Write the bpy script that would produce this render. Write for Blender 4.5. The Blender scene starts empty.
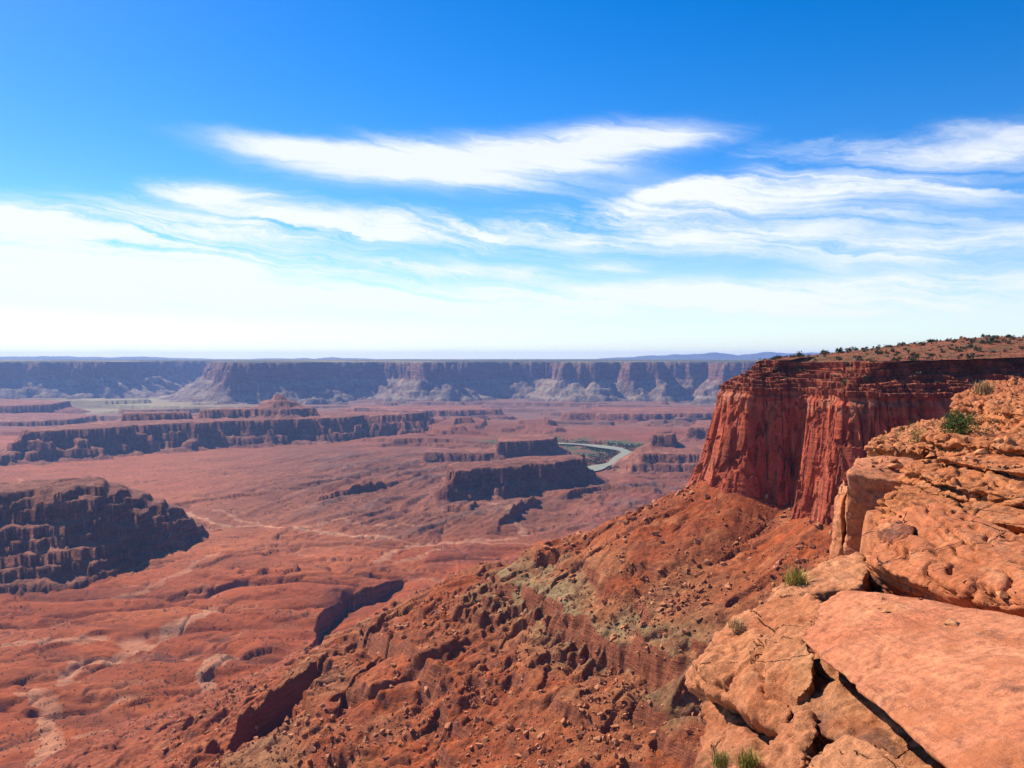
import bpy, bmesh, math
import numpy as np
from mathutils import Vector

# ------------------------------------------------------------------ camera, sky, sun, exposure
S = bpy.context.scene
COL = S.collection
F = 829.0                      # focal length in picture pixels
HZ = 358.0                     # row of the true horizon
cam = bpy.data.cameras.new("camera")
cam.sensor_width = 36.0
cam.lens = 36.0 * F / 1024.0
cam.shift_y = -(384.0 - HZ) / 1024.0
cam.clip_start = 0.2
cam.clip_end = 200000.0
cam_ob = bpy.data.objects.new("camera", cam)
cam_ob.rotation_euler = (math.radians(90), 0, 0)
COL.objects.link(cam_ob)
S.camera = cam_ob

SUN_AZ, SUN_EL = 48.0, 42.0    # degrees to the left of the view direction, above the horizon
sd_ = Vector((-math.sin(math.radians(SUN_AZ)) * math.cos(math.radians(SUN_EL)),
              math.cos(math.radians(SUN_AZ)) * math.cos(math.radians(SUN_EL)),
              math.sin(math.radians(SUN_EL))))
sl = bpy.data.lights.new("sun", 'SUN')
sl.energy = 5.0
sl.angle = math.radians(0.53)
sl.color = (1.0, 0.91, 0.77)
sun = bpy.data.objects.new("sun", sl)
sun.rotation_euler = sd_.to_track_quat('Z', 'Y').to_euler()
COL.objects.link(sun)

S.view_settings.view_transform = 'Standard'
S.view_settings.look = 'None'
S.view_settings.exposure = 0.80
S.view_settings.gamma = 1.0
S.render.engine = 'CYCLES'
S.cycles.use_denoising = True
S.cycles.denoising_prefilter = 'NONE'
S.cycles.denoiser = 'OPENIMAGEDENOISE'
S.cycles.denoising_input_passes = 'RGB_ALBEDO_NORMAL'
S.cycles.max_bounces = 4
S.cycles.diffuse_bounces = 1
S.cycles.glossy_bounces = 1
S.cycles.transmission_bounces = 2
S.cycles.transparent_max_bounces = 8
S.cycles.volume_bounces = 0
S.cycles.sample_clamp_indirect = 4.0


class NT:
    """tiny helper to write node trees as expressions"""
    def __init__(self, tree):
        self.t = tree
    def n(self, typ, **kw):
        nd = self.t.nodes.new(typ)
        for k, v in kw.items():
            setattr(nd, k, v)
        return nd
    def put(self, sock, v):
        if isinstance(v, bpy.types.NodeSocket):
            self.t.links.new(v, sock)
        else:
            sock.default_value = v
    def m(self, op, a, b=None, c=None, clamp=False):
        nd = self.n('ShaderNodeMath', operation=op)
        nd.use_clamp = clamp
        self.put(nd.inputs[0], a)
        if b is not None: self.put(nd.inputs[1], b)
        if c is not None: self.put(nd.inputs[2], c)
        return nd.outputs[0]
    def v(self, op, a, b=None, out=0, scale=0.35):
        nd = self.n('ShaderNodeVectorMath', operation=op)
        if op == 'SCALE': nd.inputs['Scale'].default_value = scale
        self.put(nd.inputs[0], a)
        if b is not None: self.put(nd.inputs[1], b)
        return nd.outputs[out]
    def xyz(self, x, y, z=0.0):
        nd = self.n('ShaderNodeCombineXYZ')
        self.put(nd.inputs[0], x); self.put(nd.inputs[1], y); self.put(nd.inputs[2], z)
        return nd.outputs[0]
    def sep(self, v):
        nd = self.n('ShaderNodeSeparateXYZ')
        self.put(nd.inputs[0], v)
        return nd.outputs
    def noise(self, vec, scale=1.0, detail=4.0, rough=0.55, dist=0.0, lac=2.0):
        nd = self.n('ShaderNodeTexNoise')
        self.put(nd.inputs['Vector'], vec)
        nd.inputs['Scale'].default_value = scale
        nd.inputs['Detail'].default_value = detail
        nd.inputs['Roughness'].default_value = rough
        nd.inputs['Lacunarity'].default_value = lac
        nd.inputs['Distortion'].default_value = dist
        return nd.outputs[0]
    def voro(self, vec, scale=1.0, feature='F1'):
        nd = self.n('ShaderNodeTexVoronoi', feature=feature)
        self.put(nd.inputs['Vector'], vec)
        nd.inputs['Scale'].default_value = scale
        return nd.outputs[0]
    def ss(self, x, a, b, lo=0.0, hi=1.0, smooth=True):
        nd = self.n('ShaderNodeMapRange')
        nd.interpolation_type = 'SMOOTHSTEP' if smooth else 'LINEAR'
        self.put(nd.inputs[0], x)
        nd.inputs[1].default_value = a; nd.inputs[2].default_value = b
        nd.inputs[3].default_value = lo; nd.inputs[4].default_value = hi
        return nd.outputs[0]
    def mix(self, f, a, b, typ='MIX'):
        nd = self.n('ShaderNodeMix', data_type='RGBA', blend_type=typ)
        self.put(nd.inputs[0], f)
        for s, v in ((nd.inputs[6], a), (nd.inputs[7], b)):
            if not isinstance(v, bpy.types.NodeSocket) and len(v) == 3:
                v = (*v, 1.0)
            self.put(s, v)
        return nd.outputs[2]


# ---- world: Nishita sky with cirrus and low cloud banks in direction space
world = bpy.data.worlds.new("World")
S.world = world
world.use_nodes = True
wt = world.node_tree
wt.nodes.clear()
W = NT(wt)
SKY_STRENGTH = 0.10
sky = W.n('ShaderNodeTexSky', sky_type='NISHITA')
sky.sun_disc = False
sky.sun_elevation = math.radians(SUN_EL)
sky.sun_rotation = math.radians(-SUN_AZ)
sky.altitude = 1800.0
sky.air_density = 1.0
sky.dust_density = 0.6
sky.ozone_density = 2.5
hs = W.n('ShaderNodeHueSaturation')
hs.inputs['Saturation'].default_value = 1.46
hs.inputs['Hue'].default_value = 0.507
hs.inputs['Value'].default_value = 0.99
wt.links.new(sky.outputs[0], hs.inputs['Color'])
dirv = W.n('ShaderNodeTexCoord').outputs['Generated']
dx, dy, dz = W.sep(dirv)
az = W.m('ARCTAN2', dx, dy)
el = W.m('ARCSINE', dz)
u0 = W.m('MULTIPLY', az, F)          # in units of 1/829 radian
v0 = W.m('MULTIPLY', el, F)
uv = W.xyz(u0, v0)
# wispy warp of the cloud outlines
wn1 = W.noise(W.xyz(W.m('MULTIPLY', u0, 0.006), W.m('MULTIPLY', v0, 0.017), 3.1), 1.0, 5.0, 0.6)
wn2 = W.noise(W.xyz(W.m('MULTIPLY', u0, 0.006), W.m('MULTIPLY', v0, 0.017), 9.7), 1.0, 5.0, 0.6)
wu = W.m('MULTIPLY_ADD', W.m('SUBTRACT', wn1, 0.5), 150.0, u0)
wv = W.m('MULTIPLY_ADD', W.m('SUBTRACT', wn2, 0.5), 46.0, v0)
wuv = W.xyz(wu, wv)
# streaks: strongly stretched noise, tilted like the fallstreaks in the photo
st = W.xyz(W.m('ADD', W.m('MULTIPLY', wu, 0.0045), W.m('MULTIPLY', wv, 0.010)),
           W.m('ADD', W.m('MULTIPLY', wv, 0.040), W.m('MULTIPLY', wu, 0.0048)), 0.4)
streak = W.noise(st, 1.0, 8.0, 0.62, 0.6)
fluff = W.noise(W.xyz(W.m('MULTIPLY', u0, 0.014), W.m('MULTIPLY', v0, 0.034), 5.0), 1.0, 7.0, 0.6, 0.4)


def pxdir(px, py):
    a = math.atan((px - 512) / F)
    return a * F, math.atan((HZ - py) / F * math.cos(a)) * F


CLOUDS = [(x, y, w * 0.86, h * 0.84, t, a * 0.90) for (x, y, w, h, t, a) in [  # centre px, py, half width, half height, slope, amount
    (770, 150, 60, 8, 0.0, 0.3),
    (860, 184, 290, 25, 0.0, 1.15), (700, 182, 130, 14, 0.12, 0.6), (985, 142, 150, 19, 0.02, 1.0), (770, 142, 130, 12, -0.04, 0.5),
    (212, 193, 62, 12, 0.0, 1.2), (250, 224, 140, 24, 0.0, 1.0), (620, 212, 150, 15, 0.04, 0.7),
    (430, 228, 200, 17, 0.0, 0.8), (690, 236, 360, 22, 0.0, 1.1), (950, 250, 220, 20, 0.02, 1.0),
    (30, 232, 190, 40, -0.02, 1.15), (200, 266, 330, 25, -0.02, 1.25), (470, 268, 130, 10, 0.0, 0.8), (610, 265, 50, 8, 0.0, 0.6),
    (900, 284, 260, 12, 0.0, 0.55),
    (420, 300, 900, 22, 0.0, 1.05), (900, 310, 560, 18, 0.0, 0.8), (60, 292, 500, 16, 0.0, 0.75),
    (40, 305, 130, 5, 0.0, 0.5), (450, 343, 420, 3, 0.0, 0.35), (80, 338, 140, 6, 0.0, 0.45), (750, 345, 120, 5, 0.0, 0.35),
    (0, 0, 1, 1, 0.0, 0.0),
    # behind and above the camera the same kind of sky goes on
    (-1600, 120, 700, 60, 0.0, 0.7), (3000, 150, 900, 70, 0.0, 0.7),
]]
SMOOTH_CLOUDS = [(214, 192, 44, 9, 0.0, 1.0), (250, 216, 70, 12, 0.0, 0.6),
                 (300, 152, 105, 10, -0.09, 0.75), (390, 162, 120, 19, -0.05, 0.85), (470, 163, 150, 24, 0.03, 1.1), (560, 146, 125, 18, 0.07, 0.95), (640, 140, 75, 9, 0.02, 0.7),
                 (850, 182, 250, 17, 0.0, 0.8), (985, 143, 110, 13, 0.02, 0.8)]
acc2 = None
for (px, py, hw, hh, tilt, amt) in SMOOTH_CLOUDS:
    cu, cv = pxdir(px, py)
    sx, sy, _ = W.sep(W.v('SUBTRACT', W.xyz(W.m('MULTIPLY_ADD', W.m('SUBTRACT', wn1, 0.5), 70.0, u0), W.m('MULTIPLY_ADD', W.m('SUBTRACT', wn2, 0.5), 22.0, v0)), (cu, cv, 0.0)))
    a = W.m('MULTIPLY', sx, 1.0 / hw)
    b = W.m('MULTIPLY', W.m('MULTIPLY_ADD', sx, -tilt, sy), 1.0 / hh)
    g = W.m('MULTIPLY', W.m('POWER', 2.718, W.m('MULTIPLY', W.m('MULTIPLY_ADD', a, a, W.m('MULTIPLY', b, b)), -1.0)), amt)
    acc2 = g if acc2 is None else W.m('ADD', acc2, g)
acc = None
for (px, py, hw, hh, tilt, amt) in CLOUDS:
    if 0 <= px <= 1024:
        cu, cv = pxdir(px, py)
    else:
        cu, cv = (px - 512), HZ - py
    dvv = W.v('SUBTRACT', wuv, (cu, cv, 0.0))
    sx, sy, _ = W.sep(dvv)
    a = W.m('MULTIPLY', sx, 1.0 / hw)
    b = W.m('MULTIPLY', W.m('MULTIPLY_ADD', sx, -tilt, sy), 1.0 / hh)
    r2 = W.m('MULTIPLY_ADD', a, a, W.m('MULTIPLY', b, b))
    g = W.m('MULTIPLY', W.m('POWER', 2.718, W.m('MULTIPLY', r2, -1.0)), amt)
    acc = g if acc is None else W.m('ADD', acc, g)
fine_st = W.noise(W.xyz(W.m('ADD', W.m('MULTIPLY', wu, 0.010), W.m('MULTIPLY', wv, 0.03)), W.m('ADD', W.m('MULTIPLY', wv, 0.13), W.m('MULTIPLY', wu, 0.014)), 2.2), 1.0, 6.0, 0.65)
tex = W.m('ADD', W.m('ADD', W.m('MULTIPLY', streak, 0.75), W.m('MULTIPLY', fine_st, 0.22)), W.m('MULTIPLY', fluff, 0.23))
dens = W.m('MULTIPLY', W.m('POWER', acc, 1.25), W.m('MULTIPLY_ADD', W.m('SUBTRACT', tex, 0.6), 3.9, 0.66))
dens2 = W.m('MULTIPLY', acc2, W.m('MULTIPLY_ADD', W.m('SUBTRACT', tex, 0.6), 2.7, 0.88))
alpha = W.m('MAXIMUM', W.ss(dens, 0.06, 1.15, 0.0, 1.0), W.ss(dens2, 0.08, 1.1, 0.0, 0.95))
# veil of thin haze cloud just above the horizon
veil = W.ss(v0, 0.0, 120.0, 0.56, 0.0)
veil2 = W.m('MULTIPLY', veil, W.m('MULTIPLY_ADD', fluff, 0.5, 0.70))
veil_c = (5.55, 5.75, 5.4)
c1 = W.mix(veil2, hs.outputs[0], veil_c)
cloud_c = W.mix(W.ss(v0, 20, 200), (5.65, 5.95, 5.85), (5.95, 6.1, 6.2))
c2 = W.mix(W.m('MULTIPLY', alpha, 0.93), c1, cloud_c)
bg = W.n('ShaderNodeBackground')
bg.inputs['Strength'].default_value = SKY_STRENGTH
wt.links.new(c2, bg.inputs['Color'])
wo = W.n('ShaderNodeOutputWorld')
wt.links.new(bg.outputs[0], wo.inputs['Surface'])

# ------------------------------------------------------------------ numpy noise
_rng = np.random.default_rng(7)
_P = np.concatenate([_rng.permutation(256)] * 2).astype(np.int32)
_ang = _rng.random(256) * 2 * np.pi
_GX, _GY = np.cos(_ang).astype(np.float32), np.sin(_ang).astype(np.float32)
_g3 = _rng.normal(size=(256, 3)); _g3 /= np.linalg.norm(_g3, axis=1)[:, None]
_G3 = _g3.astype(np.float32)
_RV = _rng.random(256).astype(np.float32)


def pn2(x, y, seed=0):
    x = np.asarray(x, np.float32) + np.float32(seed * 17.31); y = np.asarray(y, np.float32) - np.float32(seed * 9.73)
    xi = np.floor(x); yi = np.floor(y)
    fx = x - xi; fy = y - yi
    xi = xi.astype(np.int32) & 255; yi = yi.astype(np.int32) & 255
    u = fx * fx * fx * (fx * (fx * 6 - 15) + 10); v = fy * fy * fy * (fy * (fy * 6 - 15) + 10)
    def g(ix, iy, ox, oy):
        h = _P[(_P[ix & 255] + iy) & 255]
        return _GX[h] * (fx - ox) + _GY[h] * (fy - oy)
    a = g(xi, yi, 0, 0); b = g(xi + 1, yi, 1, 0); c = g(xi, yi + 1, 0, 1); d = g(xi + 1, yi + 1, 1, 1)
    return ((a + u * (b - a)) * (1 - v) + (c + u * (d - c)) * v) * 1.4


def pn3(x, y, z, seed=0):
    x = np.asarray(x, np.float32) + np.float32(seed * 7.31); y = np.asarray(y, np.float32); z = np.asarray(z, np.float32) - np.float32(seed * 3.17)
    xi = np.floor(x); yi = np.floor(y); zi = np.floor(z)
    fx = x - xi; fy = y - yi; fz = z - zi
    xi = xi.astype(np.int32) & 255; yi = yi.astype(np.int32) & 255; zi = zi.astype(np.int32) & 255
    f = lambda t: t * t * t * (t * (t * 6 - 15) + 10)
    u, v, w = f(fx), f(fy), f(fz)
    def g(ox, oy, oz):
        h = _P[(_P[(_P[(xi + ox) & 255] + yi + oy) & 255] + zi + oz) & 255]
        gr = _G3[h]
        return gr[..., 0] * (fx - ox) + gr[..., 1] * (fy - oy) + gr[..., 2] * (fz - oz)
    l = lambda t, a, b: a + t * (b - a)
    return l(w, l(v, l(u, g(0,0,0), g(1,0,0)), l(u, g(0,1,0), g(1,1,0))),
             l(v, l(u, g(0,0,1), g(1,0,1)), l(u, g(0,1,1), g(1,1,1)))) * 1.5


def fb2(x, y, o=4, seed=0, gain=0.5):
    s = 0.0; a = 1.0; n = 0.0
    for i in range(o):
        s = s + a * pn2(x * 2**i, y * 2**i, seed + i * 3); n += a; a *= gain
    return s / n


def fb3(x, y, z, o=4, seed=0, gain=0.5):
    s = 0.0; a = 1.0; n = 0.0
    for i in range(o):
        s = s + a * pn3(x * 2**i, y * 2**i, z * 2**i, seed + i * 3); n += a; a *= gain
    return s / n


def rid2(x, y, o=4, seed=0, gain=0.5):
    s = 0.0; a = 1.0; n = 0.0
    for i in range(o):
        s = s + a * (1 - np.abs(pn2(x * 2**i, y * 2**i, seed + i * 3)) * 2.0); n += a; a *= gain
    return s / n


def sstep(x, a, b):
    t = np.clip((x - a) / (b - a), 0, 1)
    return t * t * (3 - 2 * t)


def rnd(i, seed=0):
    i = np.asarray(i).astype(np.int64)
    return _RV[_P[(_P[i & 255] + seed * 13 + (i >> 8)) & 255]]


def polyline(pts, X, Y):
    """distance, signed side (left of travel positive) and arc length of the nearest point"""
    best = np.full(X.shape, 1e18, np.float32); side = np.zeros(X.shape, np.float32); arc = np.zeros(X.shape, np.float32)
    acc = 0.0
    for (x0, y0), (x1, y1) in zip(pts[:-1], pts[1:]):
        ex, ey = x1 - x0, y1 - y0
        L2 = ex * ex + ey * ey; L = math.sqrt(L2)
        t = np.clip(((X - x0) * ex + (Y - y0) * ey) / L2, 0, 1)
        qx = X - (x0 + t * ex); qy = Y - (y0 + t * ey)
        d2 = qx * qx + qy * qy
        m = d2 < best
        best[m] = d2[m]
        side[m] = np.sign(ex * qy - ey * qx)[m]
        arc[m] = (acc + t * L)[m]
        acc += L
    return np.sqrt(best), side, arc, acc


def sdf(poly, X, Y):
    d, _, arc, _ = polyline(list(poly) + [poly[0]], X, Y)
    ins = np.zeros(X.shape, bool)
    n = len(poly)
    for i in range(n):
        x0, y0 = poly[i]; x1, y1 = poly[(i + 1) % n]
        if y0 == y1: continue
        c = ((y0 > Y) != (y1 > Y)) & (X < (x1 - x0) * (Y - y0) / (y1 - y0) + x0)
        ins ^= c
    return np.where(ins, -d, d), arc


def WP(px, D):
    return ((px - 512) / F * D, D)


def FP(px, py, z=-430.0):
    return WP(px, F * (-z) / (py - HZ))


def P3(px, py, D):
    return ((px - 512) / F * D, D, -(py - HZ) / F * D)


# ------------------------------------------------------------------ object helpers
def tag(o, label=None, cat=None, group=None, kind=None):
    if label: o['label'] = label
    if cat: o['category'] = cat
    if group: o['group'] = group
    if kind: o['kind'] = kind
    return o


def mesh_np(name, V, Fq, mat=None, smooth=True, col=None):
    """V (n,3), Fq (m,3|4) -> mesh"""
    me = bpy.data.meshes.new(name)
    V = np.ascontiguousarray(V, np.float32); Fq = np.ascontiguousarray(Fq, np.int32)
    k = Fq.shape[1]
    me.vertices.add(len(V)); me.vertices.foreach_set('co', V.ravel())
    me.loops.add(Fq.size); me.loops.foreach_set('vertex_index', Fq.ravel())
    me.polygons.add(len(Fq)); me.polygons.foreach_set('loop_start', np.arange(0, Fq.size, k, dtype=np.int32))
    me.polygons.foreach_set('use_smooth', np.full(len(Fq), smooth))
    if col is not None:
        at = me.attributes.new('Col', 'FLOAT_COLOR', 'POINT')
        c4 = np.ones((len(V), 4), np.float32); c4[:, :3] = col
        at.data.foreach_set('color', c4.ravel())
    me.update(calc_edges=True)
    if mat: me.materials.append(mat)
    return me


def obj(name, me, parent=None, loc=None):
    o = bpy.data.objects.new(name, me)
    COL.objects.link(o)
    if parent: o.parent = parent
    if loc is not None: o.location = loc
    return o


def grid_faces(nr, nc):
    i = np.arange((nr - 1) * nc).reshape(nr - 1, nc)[:, :-1].ravel()
    return np.stack([i, i + 1, i + nc + 1, i + nc], 1)


# ------------------------------------------------------------------ materials
def mat_new(name):
    m = bpy.data.materials.new(name)
    m.use_nodes = True
    m.node_tree.nodes.clear()
    N = NT(m.node_tree)
    b = N.n('ShaderNodeBsdfPrincipled')
    b.inputs['Roughness'].default_value = 0.95
    b.inputs['Specular IOR Level'].default_value = 0.12
    o = N.n('ShaderNodeOutputMaterial')
    m.node_tree.links.new(b.outputs[0], o.inputs['Surface'])
    return m, N, b


def bump(N, b, h, strength, dist):
    bp = N.n('ShaderNodeBump')
    bp.inputs['Strength'].default_value = strength
    bp.inputs['Distance'].default_value = dist
    N.put(bp.inputs['Height'], h)
    N.t.links.new(bp.outputs[0], b.inputs['Normal'])


def terrain_mat(name, fine, cliff_a, cliff_b, bscale, bdist, band=12.0, cliff_amt=1.0, con=1.0):
    """vertex base colour, mottled; steep ground shows banded bare rock"""
    m, N, b = mat_new(name)
    ca = N.n('ShaderNodeVertexColor', layer_name='Col').outputs[0]
    geo = N.n('ShaderNodeNewGeometry')
    pos = geo.outputs['Position']
    x, y, z = N.sep(pos)
    n1 = N.noise(pos, 1.0 / fine, 6.0, 0.65)
    n2 = N.noise(pos, 1.0 / (fine * 9), 5.0, 0.6)
    k = N.m('MULTIPLY', N.ss(n1, 0.32, 0.68, 1 - 0.44 * con, 1 + 0.40 * con, False), N.ss(n2, 0.3, 0.7, 0.78, 1.2, False))
    soil = N.mix(1.0, ca, N.xyz(k, k, N.m('MULTIPLY', k, 0.97)), 'MULTIPLY')
    nz = N.sep(geo.outputs['Normal'])[2]
    steep = N.m('MULTIPLY', N.ss(N.m('ADD', nz, N.m('MULTIPLY', N.m('SUBTRACT', n1, 0.5), 0.25)), 0.70, 0.52), cliff_amt)
    bn = N.noise(N.xyz(N.m('MULTIPLY', x, 0.25 / band), N.m('MULTIPLY', y, 0.25 / band), N.m('MULTIPLY', z, 2.2 / band)), 1.0, 5.0, 0.65)
    rock = N.mix(N.ss(bn, 0.25, 0.75), cliff_a, cliff_b)
    c = N.mix(steep, soil, rock)
    N.t.links.new(c, b.inputs['Base Color'])
    bh = N.m('ADD', N.noise(pos, 1.0 / bscale, 8.0, 0.7), N.m('MULTIPLY', N.m('MULTIPLY', bn, steep), 1.6))
    bump(N, b, bh, 1.0, bdist)
    return m


M_FLOOR = terrain_mat("valley_soil", 16.0, (0.13, 0.042, 0.024), (0.27, 0.085, 0.042), 11.0, 3.4, 14.0, 1.0, 0.55)
M_MESA = terrain_mat("mesa_rock", 30.0, (0.10, 0.036, 0.026), (0.23, 0.085, 0.052), 18.0, 9.0, 16.0)
M_FAR = terrain_mat("far_mesa_rock", 90.0, (0.13, 0.06, 0.045), (0.25, 0.12, 0.085), 60.0, 26.0, 50.0)
M_TALUS = terrain_mat("talus_soil", 3.2, (0.19, 0.055, 0.026), (0.27, 0.085, 0.04), 3.4, 1.6, 5.0)

# ------------------------------------------------------------------ the canyon country as one relief, split by landform
a_cols = np.concatenate([np.linspace(-1.05, -0.67, 50)[:-1], np.arange(-0.67, 0.44, 0.00112), np.linspace(0.44, 1.2, 60)[1:]])
d1 = np.concatenate([np.exp(np.arange(math.log(140.0), math.log(300.0), 0.006))[:-1], np.exp(np.arange(math.log(300.0), math.log(900.0), 0.0023)), np.exp(np.arange(math.log(900.0), math.log(11500.0), 0.0036))[1:]])
d2 = np.exp(np.arange(math.log(11500.0), math.log(27000.0), 0.022))[1:]
d_rows = np.concatenate([d1, d2])
A, D = np.meshgrid(a_cols.astype(np.float32), d_rows.astype(np.float32))
X = A * D; Y = D
NR, NC = X.shape
PX = A * F + 512

FLOOR, TALUS, FARW = 0, 1, 2
ID = np.zeros(X.shape, np.int16)

# valley floor
big = fb2(X / 900, Y / 900, 4, 1)
z0 = -430 + 16 * big + 5 * fb2(X / 160, Y / 160, 4, 2)
# long low drainage ribs in the plain right of centre
cx_, sx_ = math.cos(math.radians(66)), math.sin(math.radians(66))
wx = X + 90 * fb2(X / 420, Y / 420, 3, 5); wy = Y + 90 * fb2(X / 420, Y / 420, 3, 6)
al = wx * cx_ + wy * sx_; ac = -wx * sx_ + wy * cx_
ribs = rid2(al / 900, ac / 150, 4, 8, 0.55)
ribmask = np.exp(-(((PX - 410) / 150) ** 2)) * sstep(D, 1750, 2200) * sstep(D, 4300, 3300)
z0 += ribmask * 26 * (ribs - 0.5)
# meandering dry gullies of the near plain (dark cut banks)
g1 = np.abs(fb2((X + 0.35 * Y) / 520 + 0.35 * fb2(X / 260, Y / 260, 3, 11), (Y - 0.15 * X) / 300 + 0.3 * fb2(X / 260, Y / 260, 3, 12), 3, 13))
nearm = sstep(D, 2600, 1500)
z0 -= nearm * (7 * np.exp(-(g1 / 0.028) ** 2) + 7 * np.exp(-(g1 / 0.13) ** 2))
g2 = np.abs(fb2((X - 0.5 * Y) / 170, (Y + 0.3 * X) / 140, 4, 17))
z0 -= (1.6 * nearm + 4 * ribmask) * np.exp(-(g2 / 0.05) ** 2)
# low benches and stepped ground
t1 = fb2(X / 330, Y / 210, 5, 21)
z0 += nearm * (5 * sstep(t1, 0.10, 0.15) + 7 * sstep(t1, 0.36, 0.385) - 5 * sstep(t1, -0.24, -0.30))
dr = np.abs(fb2((X + 0.4 * Y) / 420 + 0.5 * fb2(X / 170, Y / 170, 4, 681), (Y - 0.3 * X) / 240 + 0.5 * fb2(X / 170, Y / 170, 4, 682), 4, 683, 0.55))
z0 -= 3.8 * np.exp(-(dr / 0.020) ** 2) * sstep(D, 4200, 2500)
# badlands before the right-hand mesas
bad = np.exp(-(((PX - 650) / 75) ** 2)) * sstep(D, 1500, 1900) * sstep(D, 3300, 2900)
z0 += bad * 64 * (rid2(X / 330 + 0.3 * fb2(X / 200, Y / 200, 2, 3), Y / 420, 5, 25, 0.55) - 0.42)
# stepped ground between the plain and the far wall
mid = sstep(D, 4400, 4900) * sstep(D, 8400, 7600)
tm = fb2(X / 2100, Y / 900, 5, 31) + 0.03
z0 += mid * (30 * sstep(tm, 0.10, 0.115) + 34 * sstep(tm, 0.30, 0.32) - 25 * sstep(tm, -0.15, -0.17))
mid2 = sstep(PX, 320, 420) * sstep(D, 3700, 4000) * sstep(D, 6500, 4800)
tm2 = fb2(X / 500, Y / 350, 4, 35)
z0 += mid2 * (24 * sstep(tm2, 0.14, 0.16) + 18 * sstep(tm2, -0.05, -0.03)) * sstep(np.abs(PX - 598), 30, 60)


def cuesta(pts, h, decay, face=3.0, seed=0, wob=14.0, cut=False):
    """a scarp: ground steps up by h on the left of the line and sinks back over 'decay' metres"""
    global z0
    xs = [p[0] for p in pts]; ys = [p[1] for p in pts]
    mrg = decay * 3 + 120
    mk = (X > min(xs) - mrg) & (X < max(xs) + mrg) & (Y > min(ys) - mrg) & (Y < max(ys) + mrg)
    x, y = X[mk], Y[mk]
    x = x + wob * fb2(x / 60, y / 60, 3, 40 + seed, 0.4); y = y + wob * fb2(x / 60, y / 60, 3, 60 + seed, 0.4)
    d, side, arc, L = polyline(pts, x, y)
    s = d * side
    along = sstep(arc, 0, 0.22 * L) * sstep(arc, L, 0.8 * L)
    if h < 17 and seed >= 9: along = along * (0.15 + 0.85 * sstep(fb2(x / 17, y / 17, 3, 90 + seed, 0.6), -0.12, 0.06))
    up = sstep(s, -face, face) * np.exp(-np.maximum(s, 0) / decay) + 0.25 * np.exp(-np.maximum(-s, 0) / 22.0) * (s < 0)
    if cut:
        up = -sstep(s, face, -face) * np.exp(-np.maximum(-s, 0) / decay) + 0.15 * sstep(s, -face, face) * np.exp(-np.maximum(s, 0) / 60.0)
    return mk, h * along * (0.75 + 0.5 * fb2(x / 60, y / 60, 2, 80 + seed)) * up


for args in (
        ([FP(100, 716), FP(140, 708), FP(182, 700)], 13, 60),
        ([FP(190, 690), FP(230, 664), FP(270, 655), FP(300, 655)], 12, 60),
        ([FP(0, 668), FP(50, 650), FP(120, 628)], 8, 90),
        ([FP(150, 600), FP(210, 590), FP(270, 575), FP(330, 570)], 9, 110),
        ([FP(180, 575), FP(230, 560), FP(300, 548)], 8, 120),
        ([FP(300, 502), FP(345, 497), FP(395, 485)], 26, 160),
        ([FP(350, 497), FP(400, 482), FP(440, 472)], 22, 170),
        ([FP(150, 512), FP(215, 500), FP(290, 492)], 12, 160),
        ([FP(440, 512), FP(470, 514), FP(482, 510)], 30, 90),
        ([FP(495, 535), FP(520, 515), FP(545, 500)], 38, 110),
        ([FP(560, 500), FP(600, 490), FP(640, 492)], 26, 100),
        ([FP(620, 482), FP(660, 476), FP(700, 474)], 24, 110)):
    mk, dz_ = cuesta(*args)
    z0[mk] += dz_
Z = z0.astype(np.float32)

# ---- river cut
RIVER = [WP(585, 3230), WP(598, 3360), WP(616, 3500), WP(627, 3760), WP(622, 3960), WP(600, 4130), WP(570, 4250), WP(530, 4300)]
rd, rside, rarc, rL = polyline(RIVER, X, Y)
rmask = np.exp(-(rd / 420) ** 2)
Z = Z * (1 - rmask) + (-437) * rmask
Z -= 7 * sstep(rd, 90, 60)
GREEN = np.exp(-((rd - 170) / 110) ** 2) * sstep(D, 3550, 3750)

# ---- mesas and buttes
FEATS = []


def feature(name, label, cat, poly, top, prof, warp=(30, 150), seed=0, tilt=None, mat=None, same=False, terr=0.0):
    """flat-topped landform: prof = [(distance outside the rim, height relative to the top)]"""
    global Z, ID
    xs = [p[0] for p in poly]; ys = [p[1] for p in poly]
    mrg = prof[-1][0] + warp[0] * 2 + 240
    mk = (X > min(xs) - mrg) & (X < max(xs) + mrg) & (Y > min(ys) - mrg) & (Y < max(ys) + mrg)
    x, y = X[mk], Y[mk]
    s, arc = sdf(poly, x, y)
    s = s + warp[0] * fb2(x / warp[1], y / warp[1], 5, 100 + seed, 0.55)
    s = s + 0.55 * warp[0] * (rid2(x / (warp[1] * .45), y / (warp[1] * .45), 3, 130 + seed) - .45) * sstep(s, -40, 10)
    s = s + 5.0 * fb2(x / 26, y / 26, 3, 140 + seed)
    prof = list(prof) + [(prof[-1][0] + 300, prof[-1][1] - 190)]
    h = np.interp(s, [p[0] for p in prof], [p[1] for p in prof]).astype(np.float32)
    h = h + top + 3.0 * fb2(x / 60, y / 60, 4, 150 + seed) + np.maximum(0, -s) * 0.02
    if tilt: h = h + tilt(x, y)
    if terr:
        hq = h / terr + 0.7 * fb2(x / 60, y / 60, 4, 160 + seed)
        h = h + terr * 0.8 * (sstep(hq - np.floor(hq), 0.55, 0.95) - (hq - np.floor(hq))) + 3.5 * fb2(x / 22, y / 22, 4, 170 + seed)
    win = h > Z[mk]
    if not same:
        FEATS.append((name, label, cat, mat or M_MESA))
    k = 2 + len(FEATS)
    zz = Z[mk]; ii = ID[mk]
    zz[win] = h[win]; ii[win] = k
    Z[mk] = zz; ID[mk] = ii
    return k


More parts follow.
